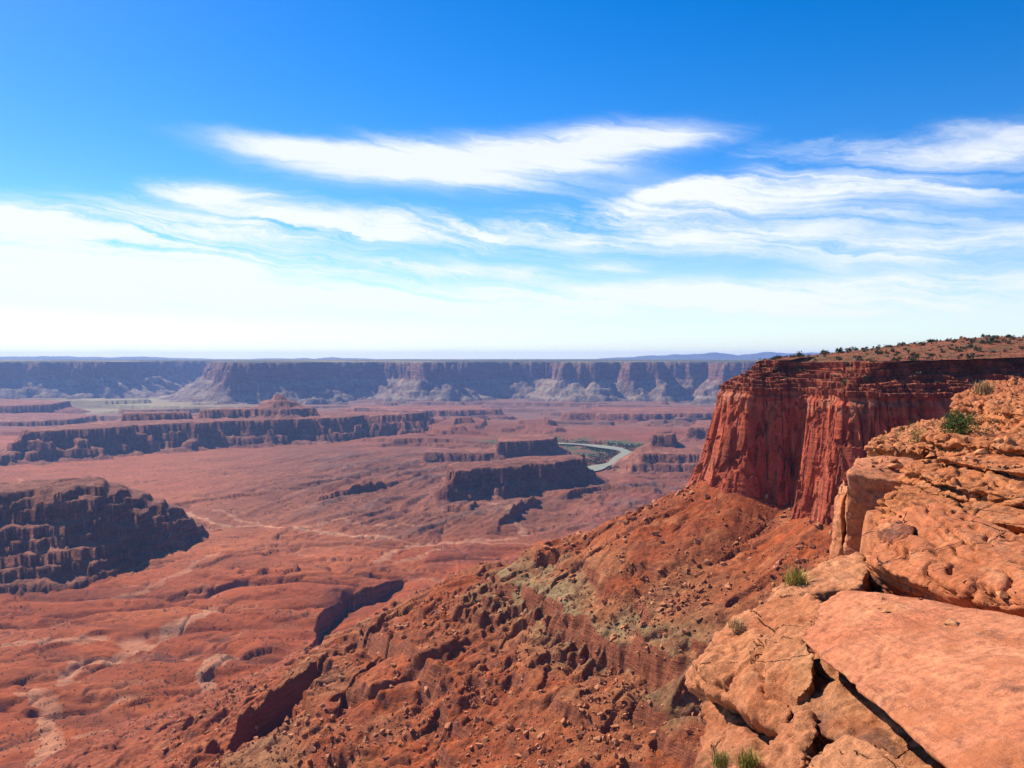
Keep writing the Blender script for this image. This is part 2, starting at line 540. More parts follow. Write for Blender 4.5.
LEDGY = [(-5, 0), (3, -20), (22, -28), (25, -48), (60, -66), (63, -82), (120, -112), (190, -135)]
M1 = feature('butte', 'dark layered butte with a rubbly right end tapering onto the red plain', 'butte',
        [WP(-220, 1600), WP(-60, 1640), WP(10, 1680), WP(60, 1720), WP(108, 1790), WP(155, 1880), WP(196, 1990), WP(168, 2030), WP(80, 1930), WP(-20, 1870), WP(-250, 1800)],
        -272, [(-40, 3), (-10, -4), (-6, -14), (24, -26), (30, -42), (70, -64), (75, -76), (120, -104), (125, -114), (175, -142), (230, -168)], (30, 100), 1,
        tilt=lambda x, y: 0.05 * np.minimum(x + 830, 0) * 0.6 - 1.02 * np.maximum(0, x / y * F + 512 - 98), terr=21.0)
feature('mesa', 'long ledgy mesa ridge across the middle of the plain', 'mesa',
        [WP(10, 3420), WP(60, 3580), WP(140, 3860), WP(230, 4110), WP(330, 4340), WP(400, 4600), WP(432, 4800), WP(330, 4900), WP(200, 4560), WP(90, 4060), WP(25, 3650)],
        -314, [(-5, 0), (8, -30), (40, -44), (46, -66), (90, -80), (96, -98), (150, -114), (210, -140)], (100, 250), 2)
feature('mesa', 'dark tabular cap standing on the left of the long ledgy ridge', 'mesa',
        [WP(124, 4130), WP(160, 4170), WP(190, 4230), WP(186, 4330), WP(125, 4260)], -278, [(0, 0), (10, -30), (60, -52), (80, -70)], (20, 120), 3)
feature('mesa', 'narrow dark bench below the pointed butte on the long ridge', 'mesa',
        [WP(200, 4270), WP(250, 4340), WP(310, 4430), WP(312, 4560), WP(240, 4480), WP(204, 4360)], -272, [(-20, 4), (0, 0), (10, -26), (70, -56), (100, -72)], (64, 130), 4)
feature('butte', 'small pointed butte with a knob on top', 'butte',
        [WP(274, 4500), WP(284, 4500), WP(285, 4530), WP(274, 4530)], -198, [(0, 0), (4, -22), (70, -42), (76, -56), (140, -78), (146, -94), (200, -118), (206, -140)], (34, 110), 5)
feature('mesa', 'dark walled mesa in the centre with a blunt right end near the river', 'mesa',
        [WP(452, 2500), WP(500, 2590), WP(555, 2720), WP(584, 2830), WP(580, 2960), WP(520, 2880), WP(450, 2700)],
        -346, [(-40, 6), (0, 0), (8, -40), (34, -54), (40, -70), (120, -100)], (48, 150), 6)
feature('mesa', 'low dark bench left of the river bend', 'mesa',
        [WP(422, 3440), WP(470, 3400), WP(500, 3420), WP(500, 3600), WP(430, 3600)], -392, [(0, 0), (8, -30), (60, -50)], (22, 140), 7)
feature('mesa', 'dark blocky mesa just left of the green river bend', 'mesa',
        [WP(498, 3430), WP(535, 3480), WP(556, 3560), WP(552, 3800), WP(500, 3750)], -348, [(0, 0), (10, -44), (60, -66), (66, -82), (130, -100)], (26, 140), 8)
feature('mesa', 'stepped red mesa right of the river, partly behind the cliff', 'mesa',
        [WP(640, 3180), WP(672, 3160), WP(730, 3130), WP(800, 3400), WP(740, 3700), WP(664, 3560)], -366, [(0, 0), (8, -26), (50, -38), (56, -56), (110, -76)], (34, 150), 9)
feature('butte', 'small square cap on the stepped red mesa', 'butte',
        [WP(652, 3380), WP(672, 3370), WP(676, 3480), WP(654, 3480)], -314, [(0, 0), (9, -38), (50, -56)], (12, 90), 10)
feature('mesa', 'low hazy shelf in front of the blue bench at the left edge', 'mesa',
        [WP(-90, 4900), WP(20, 5060), WP(70, 5300), WP(98, 5700), WP(40, 6000), WP(-120, 5600)], -392, [(0, 0), (10, -30), (60, -50)], (60, 240), 11)
feature('mesa', 'blue hazy bench at the left edge below the far wall', 'mesa',
        [WP(-90, 5700), WP(10, 5800), WP(50, 6050), WP(70, 6500), WP(0, 6900), WP(-160, 6500)], -338, [(0, 0), (14, -40), (80, -60), (130, -90)], (60, 300), 12)
feature('mesa', 'low hazy bench in front of the far wall, centre right', 'mesa',
        [WP(560, 5600), WP(640, 5500), WP(740, 5600), WP(760, 6300), WP(600, 6300)], -372, [(0, 0), (14, -36), (90, -60)], (70, 280), 13)
feature('mesa', 'thin hazy bench in front of the far wall, centre', 'mesa',
        [WP(340, 6100), WP(420, 5900), WP(500, 6100), WP(480, 6600), WP(360, 6600)], -378, [(0, 0), (14, -32), (90, -54)], (70, 280), 14)
feature('mesa', 'dark low bench behind the right-hand mesas', 'mesa',
        [WP(690, 4200), WP(740, 4100), WP(800, 4300), WP(780, 4700), WP(700, 4700)], -352, [(0, 0), (12, -40), (70, -70)], (40, 220), 15)

# ---- far wall: plateau edge with promontories
FW = [WP(-500, 7600), WP(-200, 8300), WP(-40, 8800), WP(40, 8700), WP(105, 8900), WP(140, 9700), WP(178, 10900), WP(212, 11200), WP(214, 9000),
      WP(222, 7950), WP(240, 7680), WP(300, 7750), WP(318, 8350), WP(352, 8650), WP(380, 8800), WP(412, 8600), WP(420, 8250), WP(446, 8200), WP(452, 8750), WP(500, 9000),
      WP(556, 8900), WP(566, 8400), WP(592, 8300), WP(600, 8750), WP(622, 8800), WP(632, 8350), WP(655, 8300), WP(664, 8800), WP(710, 8700), WP(722, 8300), WP(760, 8200), WP(1000, 8300), WP(1500, 7600),
      (30000, 9000), (70000, 60000), (-70000, 60000), (-30000, 9000)]
mk = D > 5800
x, y = X[mk], Y[mk]
s, arc = sdf(FW, x, y)
s = s + 130 * fb2(x / 700, y / 700, 4, 201, 0.6) + 110 * (rid2(x / 300, y / 300, 3, 205) - 0.5) * sstep(s, -300, 0)
prof = [(-400, 12), (-120, 2), (0, 0), (18, -60), (40, -70), (60, -165), (150, -225), (160, -243), (260, -290), (272, -312), (380, -352), (392, -368), (540, -410), (760, -440)]
h = np.interp(s, [p[0] for p in prof], [p[1] for p in prof]) - 42
h = h + sstep(s, 40, 120) * sstep(s, 700, 300) * 44 * (rid2(x / 330 + 0.4 * pn2(x / 500, y / 500, 213), y / 330, 4, 211) - 0.55)
h = h + 10 * fb2(x / 1500, y / 1500, 4, 215) * sstep(s, 0, -500)
# gentle swells of the far tableland
h = h + sstep(s, -3000, -9000) * (22 * fb2(x / 9000, y / 5000, 3, 216) - 6)
win = h > Z[mk]
zz = Z[mk]; ii = ID[mk]; zz[win] = h[win]; ii[win] = FARW; Z[mk] = zz; ID[mk] = ii
far_s = np.full(X.shape, 1e4, np.float32); far_s[mk] = s

# ---- the talus apron under the near rim and its spur running out into the valley
RIM = [(430, 850), (240, 650), (182, 620), (152, 597), (142, 570), (142, 548), (144, 528), (147, 521), (153, 518.5), (170, 516), (177, 514.5), (180, 511), (179, 500), (174, 462), (173, 447), (176, 436), (192, 428), (250, 432), (340, 422), (350, 330), (240, 170), (120, 62), (40, 18), (14, 6), (2, -8), (-4, -60), (0, -300)]
PLATEAU = RIM + [(900, -300), (1400, 1400), (900, 1300)]
mk = (D < 2400)
x, y = X[mk], Y[mk]
s, arc = sdf(PLATEAU, x, y)
sr = s + 10 * fb2(x / 60, y / 60, 4, 301) * sstep(s, 0, 60)
rill = fb2(arc / 11 + 0.5 * fb2(x / 30, y / 30, 2, 307), s / 110, 4, 303)
slope_h = -86 - np.interp(sr, [-50, 0, 60, 160, 420, 900], [-14, 0, 38, 98, 232, 420])
cone = slope_h + 3.2 * rill * sstep(s, 4, 40)
SPUR = [(140, 545, -86), (98, 556, -103), (27, 590, -139), (-26, 720, -184), (-70, 960, -262), (-130, 1230, -350), (-200, 1480, -425), (-230, 1650, -470)]
sp, sside, sarc, sL = polyline([(p[0], p[1]) for p in SPUR], x + 12 * fb2(x / 70, y / 70, 4, 311), y + 12 * fb2(x / 70, y / 70, 4, 312))
sarcs = np.concatenate([[0], np.cumsum([math.hypot(SPUR[i + 1][0] - SPUR[i][0], SPUR[i + 1][1] - SPUR[i][1]) for i in range(len(SPUR) - 1)])])
zr = np.interp(sarc, sarcs, [p[2] for p in SPUR])
sprof = np.interp(sp, [0, 12, 60, 200, 500, 900], [0, 3, 26, 98, 236, 400])
spur = zr - sprof + 3.0 * fb2(sarc / 14, sp / 70, 4, 315) * sstep(sp, 5, 40)
kk = 14.0
tal = np.maximum(cone, spur) + np.log1p(np.exp(-np.abs(cone - spur) / kk)) * kk
tal = tal + 5 * fb2(x / 80, y / 80, 4, 321, 0.45)
# resistant beds crop out as broken ledges
for (zc, hh, ww, th, sdv) in ((-148, 17, 26, -0.22, 1), (-168, 9, 14, -0.05, 2), (-192, 12, 22, -0.05, 3), (-226, 13, 22, -0.10, 4), (-258, 15, 22, -0.12, 5), (-292, 16, 26, -0.1, 6), (-335, 24, 34, -0.15, 7), (-378, 20, 28, -0.12, 8), (-124, 7, 14, 0.05, 9)):
    zc_ = zc + 6 * fb2(x / 90, y / 90, 3, 330 + sdv) + 4 * fb2(x / 22, y / 22, 3, 350 + sdv)
    am = sstep(fb2(x / 75, y / 75, 3, 370 + sdv), th, th + 0.14)
    st_ = sstep(tal, zc_ - 2.2, zc_ + 2.2) - np.clip((tal - (zc_ - ww)) / (2 * ww), 0, 1)
    tal = tal + 0.8 * hh * am * st_
blk = fb2(x / 9, y / 9, 4, 401, 0.6)
tal = tal + 0.75 * blk + 1.0 * sstep(fb2(x / 26, y / 26, 4, 405), 0.18, 0.34)
rl = 1 - np.abs(fb2(arc / 26 + 0.6 * fb2(x / 40, y / 40, 3, 412), s / 260 + 0.2 * pn2(x / 60, y / 60, 414), 4, 413, 0.55)) * 2
tal = tal - 5.0 * sstep(rl, 0.72, 0.98) * sstep(s, 10, 60)
jag = 2.2 * fb2(x / 17, y / 17, 4, 415, 0.55) + 8 * fb2(x / 120, y / 120, 3, 416)
for n_, zc in enumerate(range(-136, -415, -17)):
    am = sstep(fb2(x / 42 + n_ * 9.1, y / 42, 4, 430 + n_, 0.55), -0.02, 0.10) * sstep(s, 6, 30)
    hh = 3.8 + 3.2 * rnd(n_, 3) + (3.0 if zc < -290 else 0)
    st_ = sstep(tal + jag, zc - 1.4, zc + 1.4) - np.clip((tal + jag - (zc - 9)) / 18, 0, 1)
    tal = tal + hh * am * st_
k2 = 6.0
zf = Z[mk]
big_t = np.maximum(tal, zf) + np.log1p(np.exp(-np.abs(tal - zf) / k2)) * k2 * sstep(np.abs(tal - zf), 40, 0)
ii = ID[mk]
ii[(tal > zf - 1.0) & (ii == 0)] = TALUS
Z[mk] = np.where(ii <= 1, big_t, zf); ID[mk] = ii
tal_s = np.full(X.shape, 1e4, np.float32); tal_s[mk] = s
tal_sp = np.full(X.shape, 1e4, np.float32); tal_sp[mk] = sp
def SP(px, py):
    c = int(np.argmin(np.abs(a_cols - (px - 512) / F)))
    pc = HZ - F * Z[:, c] / d_rows
    ok = np.where((pc <= py) & (d_rows > 255))[0]
    return WP(px, float(d_rows[ok[0]]))


# scarps at the foot of the spur, facing right and towards the rim, so in shade
SC = []
for pts, hh, dec, fc, sd_n, wob, cut in (
        ([(296, 652), (318, 622), (345, 602), (375, 590), (398, 582), (414, 578)], 46, 60, 3.0, 3, 16.0, True),
        ([(196, 764), (225, 738), (250, 714), (285, 690), (318, 668), (345, 658)], 50, 55, 3.0, 4, 9.0, True),
        ([(330, 700), (345, 688), (372, 684)], 16, 30, 2.5, 6, 6.0, True),
        ([(325, 655), (358, 640), (392, 642), (420, 655)], 15, 35, 2.5, 7, 6.0, True),
        ([(428, 560), (455, 558), (500, 562)], 14, 80, 2.5, 8, 10.0, False),
        ([(476, 578), (500, 584), (526, 594), (560, 614), (575, 622)], 14, 32, 1.8, 9, 4.0, True),
        ([(540, 626), (566, 634), (592, 642), (620, 660), (645, 672)], 12, 26, 1.8, 10, 4.0, True),
        ([(418, 690), (440, 702), (452, 722), (480, 730)], 8, 22, 1.8, 11, 4.0, True),
        ([(440, 640), (470, 652), (505, 668), (530, 690)], 7, 22, 1.8, 13, 4.0, True)):
    SC.append(([SP(*q) for q in pts], hh, dec, fc, sd_n, wob, cut))
for args in SC:
    mk, dz_ = cuesta(*args)
    Z[mk] += dz_
Z = Z.astype(np.float32)
# keep the relief well under the near rim rocks
Z = np.where(D < 250, np.minimum(Z, -84), Z)

# ------------------------------------------------------------------ base colours (pigment only)
def mixc(c, m, col):
    return c * (1 - m[..., None]) + np.asarray(col, np.float32) * m[..., None]


def lin(r, g, b):
    f = lambda v: ((v / 255 + 0.055) / 1.055) ** 2.4 if v > 10 else v / 255 / 12.92
    return np.array([f(r), f(g), f(b)], np.float32)


C = np.zeros((NR, NC, 3), np.float32)
C[:] = (0.37, 0.077, 0.020)
n_a = fb2(X / 420, Y / 260, 5, 501)
C = mixc(C, sstep(n_a, -0.1, 0.35) * 0.8, (0.46, 0.12, 0.036))
C = mixc(C, sstep(fb2(X / 200, Y / 110, 5, 503), 0.0, 0.4) * 0.65, (0.20, 0.05, 0.022))
# brown-mauve plain beyond the near flats
grey = sstep(D, 1750, 2150) * sstep(PX + 60 * fb2(X / 500, Y / 500, 3, 505), 90, 230) * sstep(D, 5200, 3900)
C = mixc(C, grey * 0.9, (0.235, 0.082, 0.042))
C = mixc(C, grey * sstep(fb2(X / 260, Y / 110, 5, 506), 0.0, 0.3) * 0.6, (0.31, 0.096, 0.044))
C = mixc(C, ribmask * sstep(ribs, 0.5, 0.75) * 0.7, (0.19, 0.10, 0.075))
C = mixc(C, bad * sstep(fb2(X / 150, Y / 150, 4, 507), -0.05, 0.15) * 0.8, (0.33, 0.095, 0.065))
C = mixc(C, bad * sstep(fb2(X / 170, Y / 170, 4, 508), 0.05, 0.25) * 0.8, (0.20, 0.095, 0.075))
# pink-orange flats along the foot of the long ridge
pk = sstep(D, 2150, 2500) * sstep(PX, 330, 180) * sstep(D, 4600, 4200)
C = mixc(C, pk * 0.75, (0.40, 0.12, 0.052))
pk2 = np.exp(-((D - 1900 - (PX - 180) * 0.4) / 230) ** 2) * sstep(PX, 420, 300) * sstep(PX, 60, 150)
C = mixc(C, pk2 * 0.85, (0.47, 0.135, 0.052))
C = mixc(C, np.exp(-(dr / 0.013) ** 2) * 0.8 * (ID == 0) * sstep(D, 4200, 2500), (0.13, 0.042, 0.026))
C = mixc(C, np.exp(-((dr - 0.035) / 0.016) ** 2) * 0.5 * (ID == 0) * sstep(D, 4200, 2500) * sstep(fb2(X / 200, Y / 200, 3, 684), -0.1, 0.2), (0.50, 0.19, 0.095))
# pale wash beds and the track
def wash(pts, w, col, amt, wob=30.0, seed=0):
    global C
    wx_ = X + wob * fb2(X / 90, Y / 90, 5, 600 + seed, 0.65); wy_ = Y + wob * fb2(X / 90, Y / 90, 5, 620 + seed, 0.65)
    d, _, arc, L = polyline(pts, wx_, wy_)
    ww = w * (1 + 0.7 * fb2(X / 60, Y / 60, 3, 640 + seed))
    m = sstep(d, ww, ww * 0.75) * (ID == 0) * (0.7 + 0.6 * fb2(X / 25, Y / 25, 3, 660 + seed))
    C = mixc(C, np.clip(m * amt, 0, 1), col)


for i, (pts, w, amt) in enumerate((
        ([(62, 690), (76, 662), (120, 650), (152, 640), (190, 618), (214, 608)], 9, 0.75),
        ([(40, 768), (52, 735), (46, 708), (30, 698)], 9, 0.6),
        ([(70, 745), (120, 738), (160, 742)], 5, 0.5),
        ([(200, 740), (214, 700), (208, 678), (230, 660)], 11, 0.8),
        ([(0, 648), (50, 645), (95, 640)], 9, 0.6),
        ([(90, 600), (150, 590), (210, 560), (232, 556)], 6, 0.5),
        ([(120, 490), (170, 510), (215, 524), (300, 531), (390, 538)], 8, 0.8),
        ([(300, 531), (340, 520), (420, 528)], 6, 0.6),
        ([(215, 512), (270, 528), (330, 534), (400, 541), (480, 543), (620, 545)], 6, 0.5),
        ([(378, 562), (396, 548), (440, 541), (520, 538)], 10, 0.6),
        ([(440, 548), (420, 556), (400, 560)], 8, 0.5),
        ([(490, 505), (510, 522), (525, 535)], 9, 0.5),
        ([(0, 500), (30, 490), (20, 478)], 8, 0.6))):
    wash([FP(*p) for p in pts], w * 1.35, (0.60, 0.29, 0.165), min(1.0, amt * 1.2), 30.0, i)
C = mixc(C, np.exp(-(g1 / 0.022) ** 2) * nearm * sstep(fb2(X / 120, Y / 120, 3, 670), 0.05, 0.25) * 0.8, (0.52, 0.22, 0.12))
# country towards the far wall: pinkish benches, pale dry grass
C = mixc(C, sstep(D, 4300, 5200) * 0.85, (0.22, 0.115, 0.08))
yel = np.exp(-(((PX - 130) / 110) ** 2)) * sstep(D, 5600, 6800)
C = mixc(C, yel * 0.9, (0.36, 0.30, 0.15))
C = mixc(C, GREEN * sstep(fb2(X / 120, Y / 120, 4, 680), -0.3, 0.1) * 0.9, (0.055, 0.11, 0.03))
# talus: orange, with grey-olive shale round the middle beds
T = np.zeros_like(C); T[:] = (0.31, 0.068, 0.021)
T = mixc(T, sstep(fb2(X / 40, Y / 40, 5, 701), -0.05, 0.3) * 0.6, (0.24, 0.062, 0.028))
T = mixc(T, sstep(rill_all := fb2(tal_s / 160 + X / 200, (X * 0.5 + Y) / 14, 4, 703), 0.1, 0.4) * 0.5, (0.34, 0.115, 0.046))
shale = np.exp(-((Z + 148 + 8 * fb2(X / 50, Y / 50, 4, 705)) / 22) ** 2) + 0.5 * np.exp(-((Z + 232 + 10 * fb2(X / 50, Y / 50, 4, 706)) / 20) ** 2)
T = mixc(T, np.clip(shale * sstep(fb2(X / 60, Y / 60, 4, 707), -0.3, 0.15), 0, 1) * 0.95, (0.26, 0.175, 0.085))
T = mixc(T, sstep(Z, -220, -320) * 0.5, (0.30, 0.085, 0.042))
T = mixc(T, sstep(fb2(X / 18, Y / 18, 5, 709), 0.2, 0.4) * 0.6, (0.42, 0.15, 0.062))
T = mixc(T, sstep(fb2(X / 13, Y / 13, 5, 711), 0.12, 0.3) * 0.55, (0.15, 0.04, 0.02))
C = np.where((ID == TALUS)[..., None], T, C)
# mesas and the far wall with its olive tableland
Mc = np.zeros_like(C); Mc[:] = (0.24, 0.085, 0.05)
Mc = mixc(Mc, sstep(fb2(X / 110, Y / 110, 4, 721), -0.1, 0.3) * 0.7, (0.33, 0.13, 0.075))
C = np.where((ID > 2)[..., None], Mc, C)
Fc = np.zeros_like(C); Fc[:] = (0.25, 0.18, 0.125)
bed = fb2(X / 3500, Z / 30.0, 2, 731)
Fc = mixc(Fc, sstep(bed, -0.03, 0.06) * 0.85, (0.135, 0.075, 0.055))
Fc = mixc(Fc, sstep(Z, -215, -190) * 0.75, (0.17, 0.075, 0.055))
pl = sstep(far_s, 20, -60)
tb = fb2(X / 3800, Y / 1300, 5, 733)
Pc = np.zeros_like(C); Pc[:] = (0.085, 0.09, 0.05)
Pc = mixc(Pc, sstep(tb, 0.0, 0.2), (0.26, 0.22, 0.12))
Fc = Fc * (1 - pl[..., None]) + Pc * pl[..., None]
C = np.where((ID == FARW)[..., None], Fc, C)
C = C * np.where(ID == TALUS, 0.86, np.where(ID == FLOOR, 0.70, np.where(ID == FARW, 0.9, 0.82)))[..., None].astype(np.float32)
C = np.clip(C * (1 + 0.10 * pn2(X / 7, Y / 7, 741)[..., None]), 0.01, 0.8)

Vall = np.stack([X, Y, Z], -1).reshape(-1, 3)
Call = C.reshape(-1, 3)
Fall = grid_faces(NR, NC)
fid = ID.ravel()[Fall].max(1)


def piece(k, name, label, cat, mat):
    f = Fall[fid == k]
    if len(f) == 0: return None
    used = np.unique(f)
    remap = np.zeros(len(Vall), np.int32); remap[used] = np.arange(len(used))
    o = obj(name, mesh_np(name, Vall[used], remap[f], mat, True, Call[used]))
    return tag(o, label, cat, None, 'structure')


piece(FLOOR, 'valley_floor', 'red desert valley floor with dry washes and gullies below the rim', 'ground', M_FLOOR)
piece(TALUS, 'talus_slope', 'orange rubble slope with grey ledges below the red cliff', 'slope', M_TALUS)
piece(FARW, 'far_mesa', 'long blue hazy canyon wall with a flat wooded tableland on the horizon', 'mesa', M_FAR)
for i, (nm, lb, ct, mt) in enumerate(FEATS):
    piece(3 + i, nm, lb, ct, mt)

# river water
rp = np.array(RIVER); n = 160
t_ = np.linspace(0, len(rp) - 1, n); i0 = np.clip(t_.astype(int), 0, len(rp) - 2); ft = (t_ - i0)[:, None]
def cat_rom(i, f):
    p = lambda j: rp[np.clip(j, 0, len(rp) - 1)]
    p0, p1, p2, p3 = p(i - 1), p(i), p(i + 1), p(i + 2)
    return 0.5 * (2 * p1 + (p2 - p0) * f + (2 * p0 - 5 * p1 + 4 * p2 - p3) * f**2 + (3 * p1 - p0 - 3 * p2 + p3) * f**3)
cl = cat_rom(i0, ft)
tg = np.gradient(cl, axis=0); tg /= np.linalg.norm(tg, axis=1)[:, None]
nn = np.stack([-tg[:, 1], tg[:, 0]], 1)
ks = np.linspace(-1, 1, 5)
wv_ = 36 + 12 * np.sin(np.arange(n) * 0.13)
rv = np.stack([np.concatenate([cl + nn * (k * wv_)[:, None], np.full((n, 1), -439.0)], 1) for k in ks], 1).reshape(-1, 3)
M_WATER, N_, b_ = mat_new("river_water")
b_.inputs['Base Color'].default_value = (0.22, 0.215, 0.12, 1)
b_.inputs['Roughness'].default_value = 0.5
b_.inputs['Specular IOR Level'].default_value = 0.4
tag(obj('river', mesh_np('river', rv, grid_faces(n, 5), M_WATER)), 'pale silty river bending between green banks', 'river', None, 'structure')

# distant ranges
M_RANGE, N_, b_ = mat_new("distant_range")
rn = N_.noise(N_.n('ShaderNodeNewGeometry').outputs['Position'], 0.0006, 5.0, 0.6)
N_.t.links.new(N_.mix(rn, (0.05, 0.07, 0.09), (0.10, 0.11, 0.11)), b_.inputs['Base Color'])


def mrange(label, px0, px1, dist, peak, seed, skew=0.5):
    nx, ny = 160, 24
    u = np.linspace(0, 1, nx); v = np.linspace(-1, 1, ny)
    U, V_ = np.meshgrid(u, v)
    x = ((px0 + (px1 - px0) * U) - 512) / F * dist; y = dist + V_ * dist * 0.10
    env = np.sin(np.pi * np.clip(U ** skew, 0, 1)) ** 1.1 * (1 - np.abs(V_)) ** 1.1
    hgt = peak * env * (0.62 + 0.75 * fb2(U * 7 + seed, V_ * 1.5, 5, 800 + seed))
    vv = np.stack([x, y, -70 + hgt], -1).reshape(-1, 3)
    o = obj('hills', mesh_np('hills', vv, grid_faces(ny, nx), M_RANGE))
    tag(o, label, 'mountains', None, 'structure')


mrange('pale blue mountain range beyond the far tableland, left of the red cliff', 585, 1010, 24000, 330, 1, 0.8)
mrange('low pale blue hills on the horizon at the far left', -240, 260, 23500, 210, 3, 1.1)
mrange('thin low rise on the horizon behind the far wall, centre', 200, 420, 23000, 110, 5, 1.0)

# ------------------------------------------------------------------ the red cliff promontory
def chaikin(p, n):
    p = np.array(p, float)
    for _ in range(n):
        q = 0.75 * p[:-1] + 0.25 * p[1:]; r = 0.25 * p[:-1] + 0.75 * p[1:]
        p = np.concatenate([p[:1], np.stack([q, r], 1).reshape(-1, 2), p[-1:]])
    return p


WALL = RIM[:RIM.index((120, 62)) + 2]
cp = chaikin(WALL, 2)
seg = np.linalg.norm(np.diff(cp, axis=0), axis=1); cum = np.concatenate([[0], np.cumsum(seg)])
def s_at(pt):
    return cum[np.argmin(np.hypot(cp[:, 0] - pt[0], cp[:, 1] - pt[1]))]
sA, sB = s_at((182, 620)), s_at((320, 424))
ss_ = np.concatenate([np.arange(0, sA, 4.0), np.arange(sA, sB, 0.55), np.arange(sB, cum[-1], 5.0)])
px_ = np.interp(ss_, cum, cp[:, 0]); py_ = np.interp(ss_, cum, cp[:, 1])
# outward normals, smoothed over a few metres
fx = np.interp(ss_ + 4, cum, cp[:, 0]) - np.interp(ss_ - 4, cum, cp[:, 0]); fy = np.interp(ss_ + 4, cum, cp[:, 1]) - np.interp(ss_ - 4, cum, cp[:, 1])
fl = np.hypot(fx, fy); nx_, ny_ = fy / fl, -fx / fl
nS = len(ss_)
s_nose = s_at((142, 558)); s_in = s_at((178, 513)); s_b = s_at((174, 460)); s_rec = s_at((250, 432))
# batter: how far the foot stands out from the top
flare = np.interp(ss_, [sA, s_nose, s_nose + 30, s_in - 5, s_in, s_b - 6, s_b + 30, s_rec], [20, 19, 10, 6, 9, 10, 8, 6])
zw = np.arange(-122, -20.9, 0.62)
Sg, Zg = np.meshgrid(ss_, zw)
tz = np.clip((-21 - Zg) / 74.0, 0, 1.5)            # 0 at the top of the wall, 1 at its foot
off = flare[None, :] * tz ** 1.5
# broad buttresses and alcoves
off = off + 3.4 * fb2(Sg / 38, Zg / 300, 3, 901) * (0.35 + tz)
fac = fb2(Sg / 30, Zg / 260, 3, 904) + 0.25 * fb2(Sg / 12, Zg / 55, 3, 906)
fr_ = fac * 3.2 - np.round(fac * 3.2)
off = off + 6.0 * (np.round(fac * 3.2) / 3.2) + 1.2 * fr_
# slabs leaning on the wall: each column ends at its own height
rg = np.random.default_rng(21)
cols = []
for i in range(64):
    sc = rg.uniform(sA - 20, sB); w = rg.uniform(2.5, 9.0); zt = rg.uniform(-98, -24); p = rg.uniform(1.0, 4.2)
    cols.append((sc, w, zt, p))
cols += [(s_in - 12, 3.2, -52, 5.0), (s_in - 8.5, 3.0, -60, 6.0), (s_in - 5, 3.6, -70, 6.5), (s_in - 14, 2.6, -66, 6.0), (s_nose + 22, 3.5, -48, 3.5), (s_nose + 6, 4, -50, 4.0),
         (s_nose - 2, 4.5, -58, 5), (s_nose + 14, 3.5, -40, 3.0), (s_nose - 10, 5, -70, 6), (s_nose + 30, 3, -64, 4), (s_b - 14, 6, -34, 3.0), (s_b + 6, 5, -44, 3.2), (s_b - 2, 3, -60, 3)]
add = np.zeros_like(off)
for (sc, w, zt, p) in cols:
    m = np.abs(ss_ - sc) < w
    if not m.any(): continue
    zz_ = Zg[:, m]
    d_ = (ss_[m] - sc) / w
    tilt_ = zt + 5.0 * np.abs(d_) * -1 * w * 0.5 + 2.0 * pn2(ss_[m] / 1.5, ss_[m] * 0, 905)
    prof_ = np.clip(1 - np.abs(d_) ** 5, 0, 1) ** 0.6
    a_ = p * prof_[None, :] * sstep(zz_, tilt_[None, :] + 0.8, tilt_[None, :] - 4.5) * (0.75 + 0.35 * np.clip((tilt_[None, :] - zz_) / 30, 0, 1))
    add[:, m] = np.maximum(add[:, m], a_)
off = off + add
# joints: narrow vertical cracks
jn = np.abs(fb2(Sg / 9 + 0.25 * pn2(Sg / 5, Zg / 30, 907), Zg / 160, 3, 908))
off = off - 1.7 * np.exp(-(jn / 0.022) ** 2)
off = off + 0.35 * fb2(Sg / 3.6, Zg / 22, 4, 911, 0.5) + 0.15 * fb2(Sg / 1.6, Zg / 2.2, 3, 912)
# faint bedding and fallen scars
off = off + 0.35 * fb2(Sg / 40, Zg / 2.0, 3, 914) + 1.6 * sstep(fb2(Sg / 11, Zg / 17, 3, 916), 0.16, 0.22) * (-1)
# rubble toe
off = off + 5.0 * sstep(Zg, -88, -112) * (0.6 + fb2(Sg / 5, Zg / 5, 3, 918))
# undercut below the caprock
off = off - 3.0 * sstep(Zg, -25.5, -22.5) * (0.6 + 0.7 * fb2(Sg / 18, Zg * 0, 3, 919))
rows_x = [px_[None, :] + nx_[None, :] * off]; rows_y = [py_[None, :] + ny_[None, :] * off]; rows_z = [Zg + 0.25 * pn2(Sg / 3, Zg / 3, 921)]
zone = [np.zeros_like(Zg)]
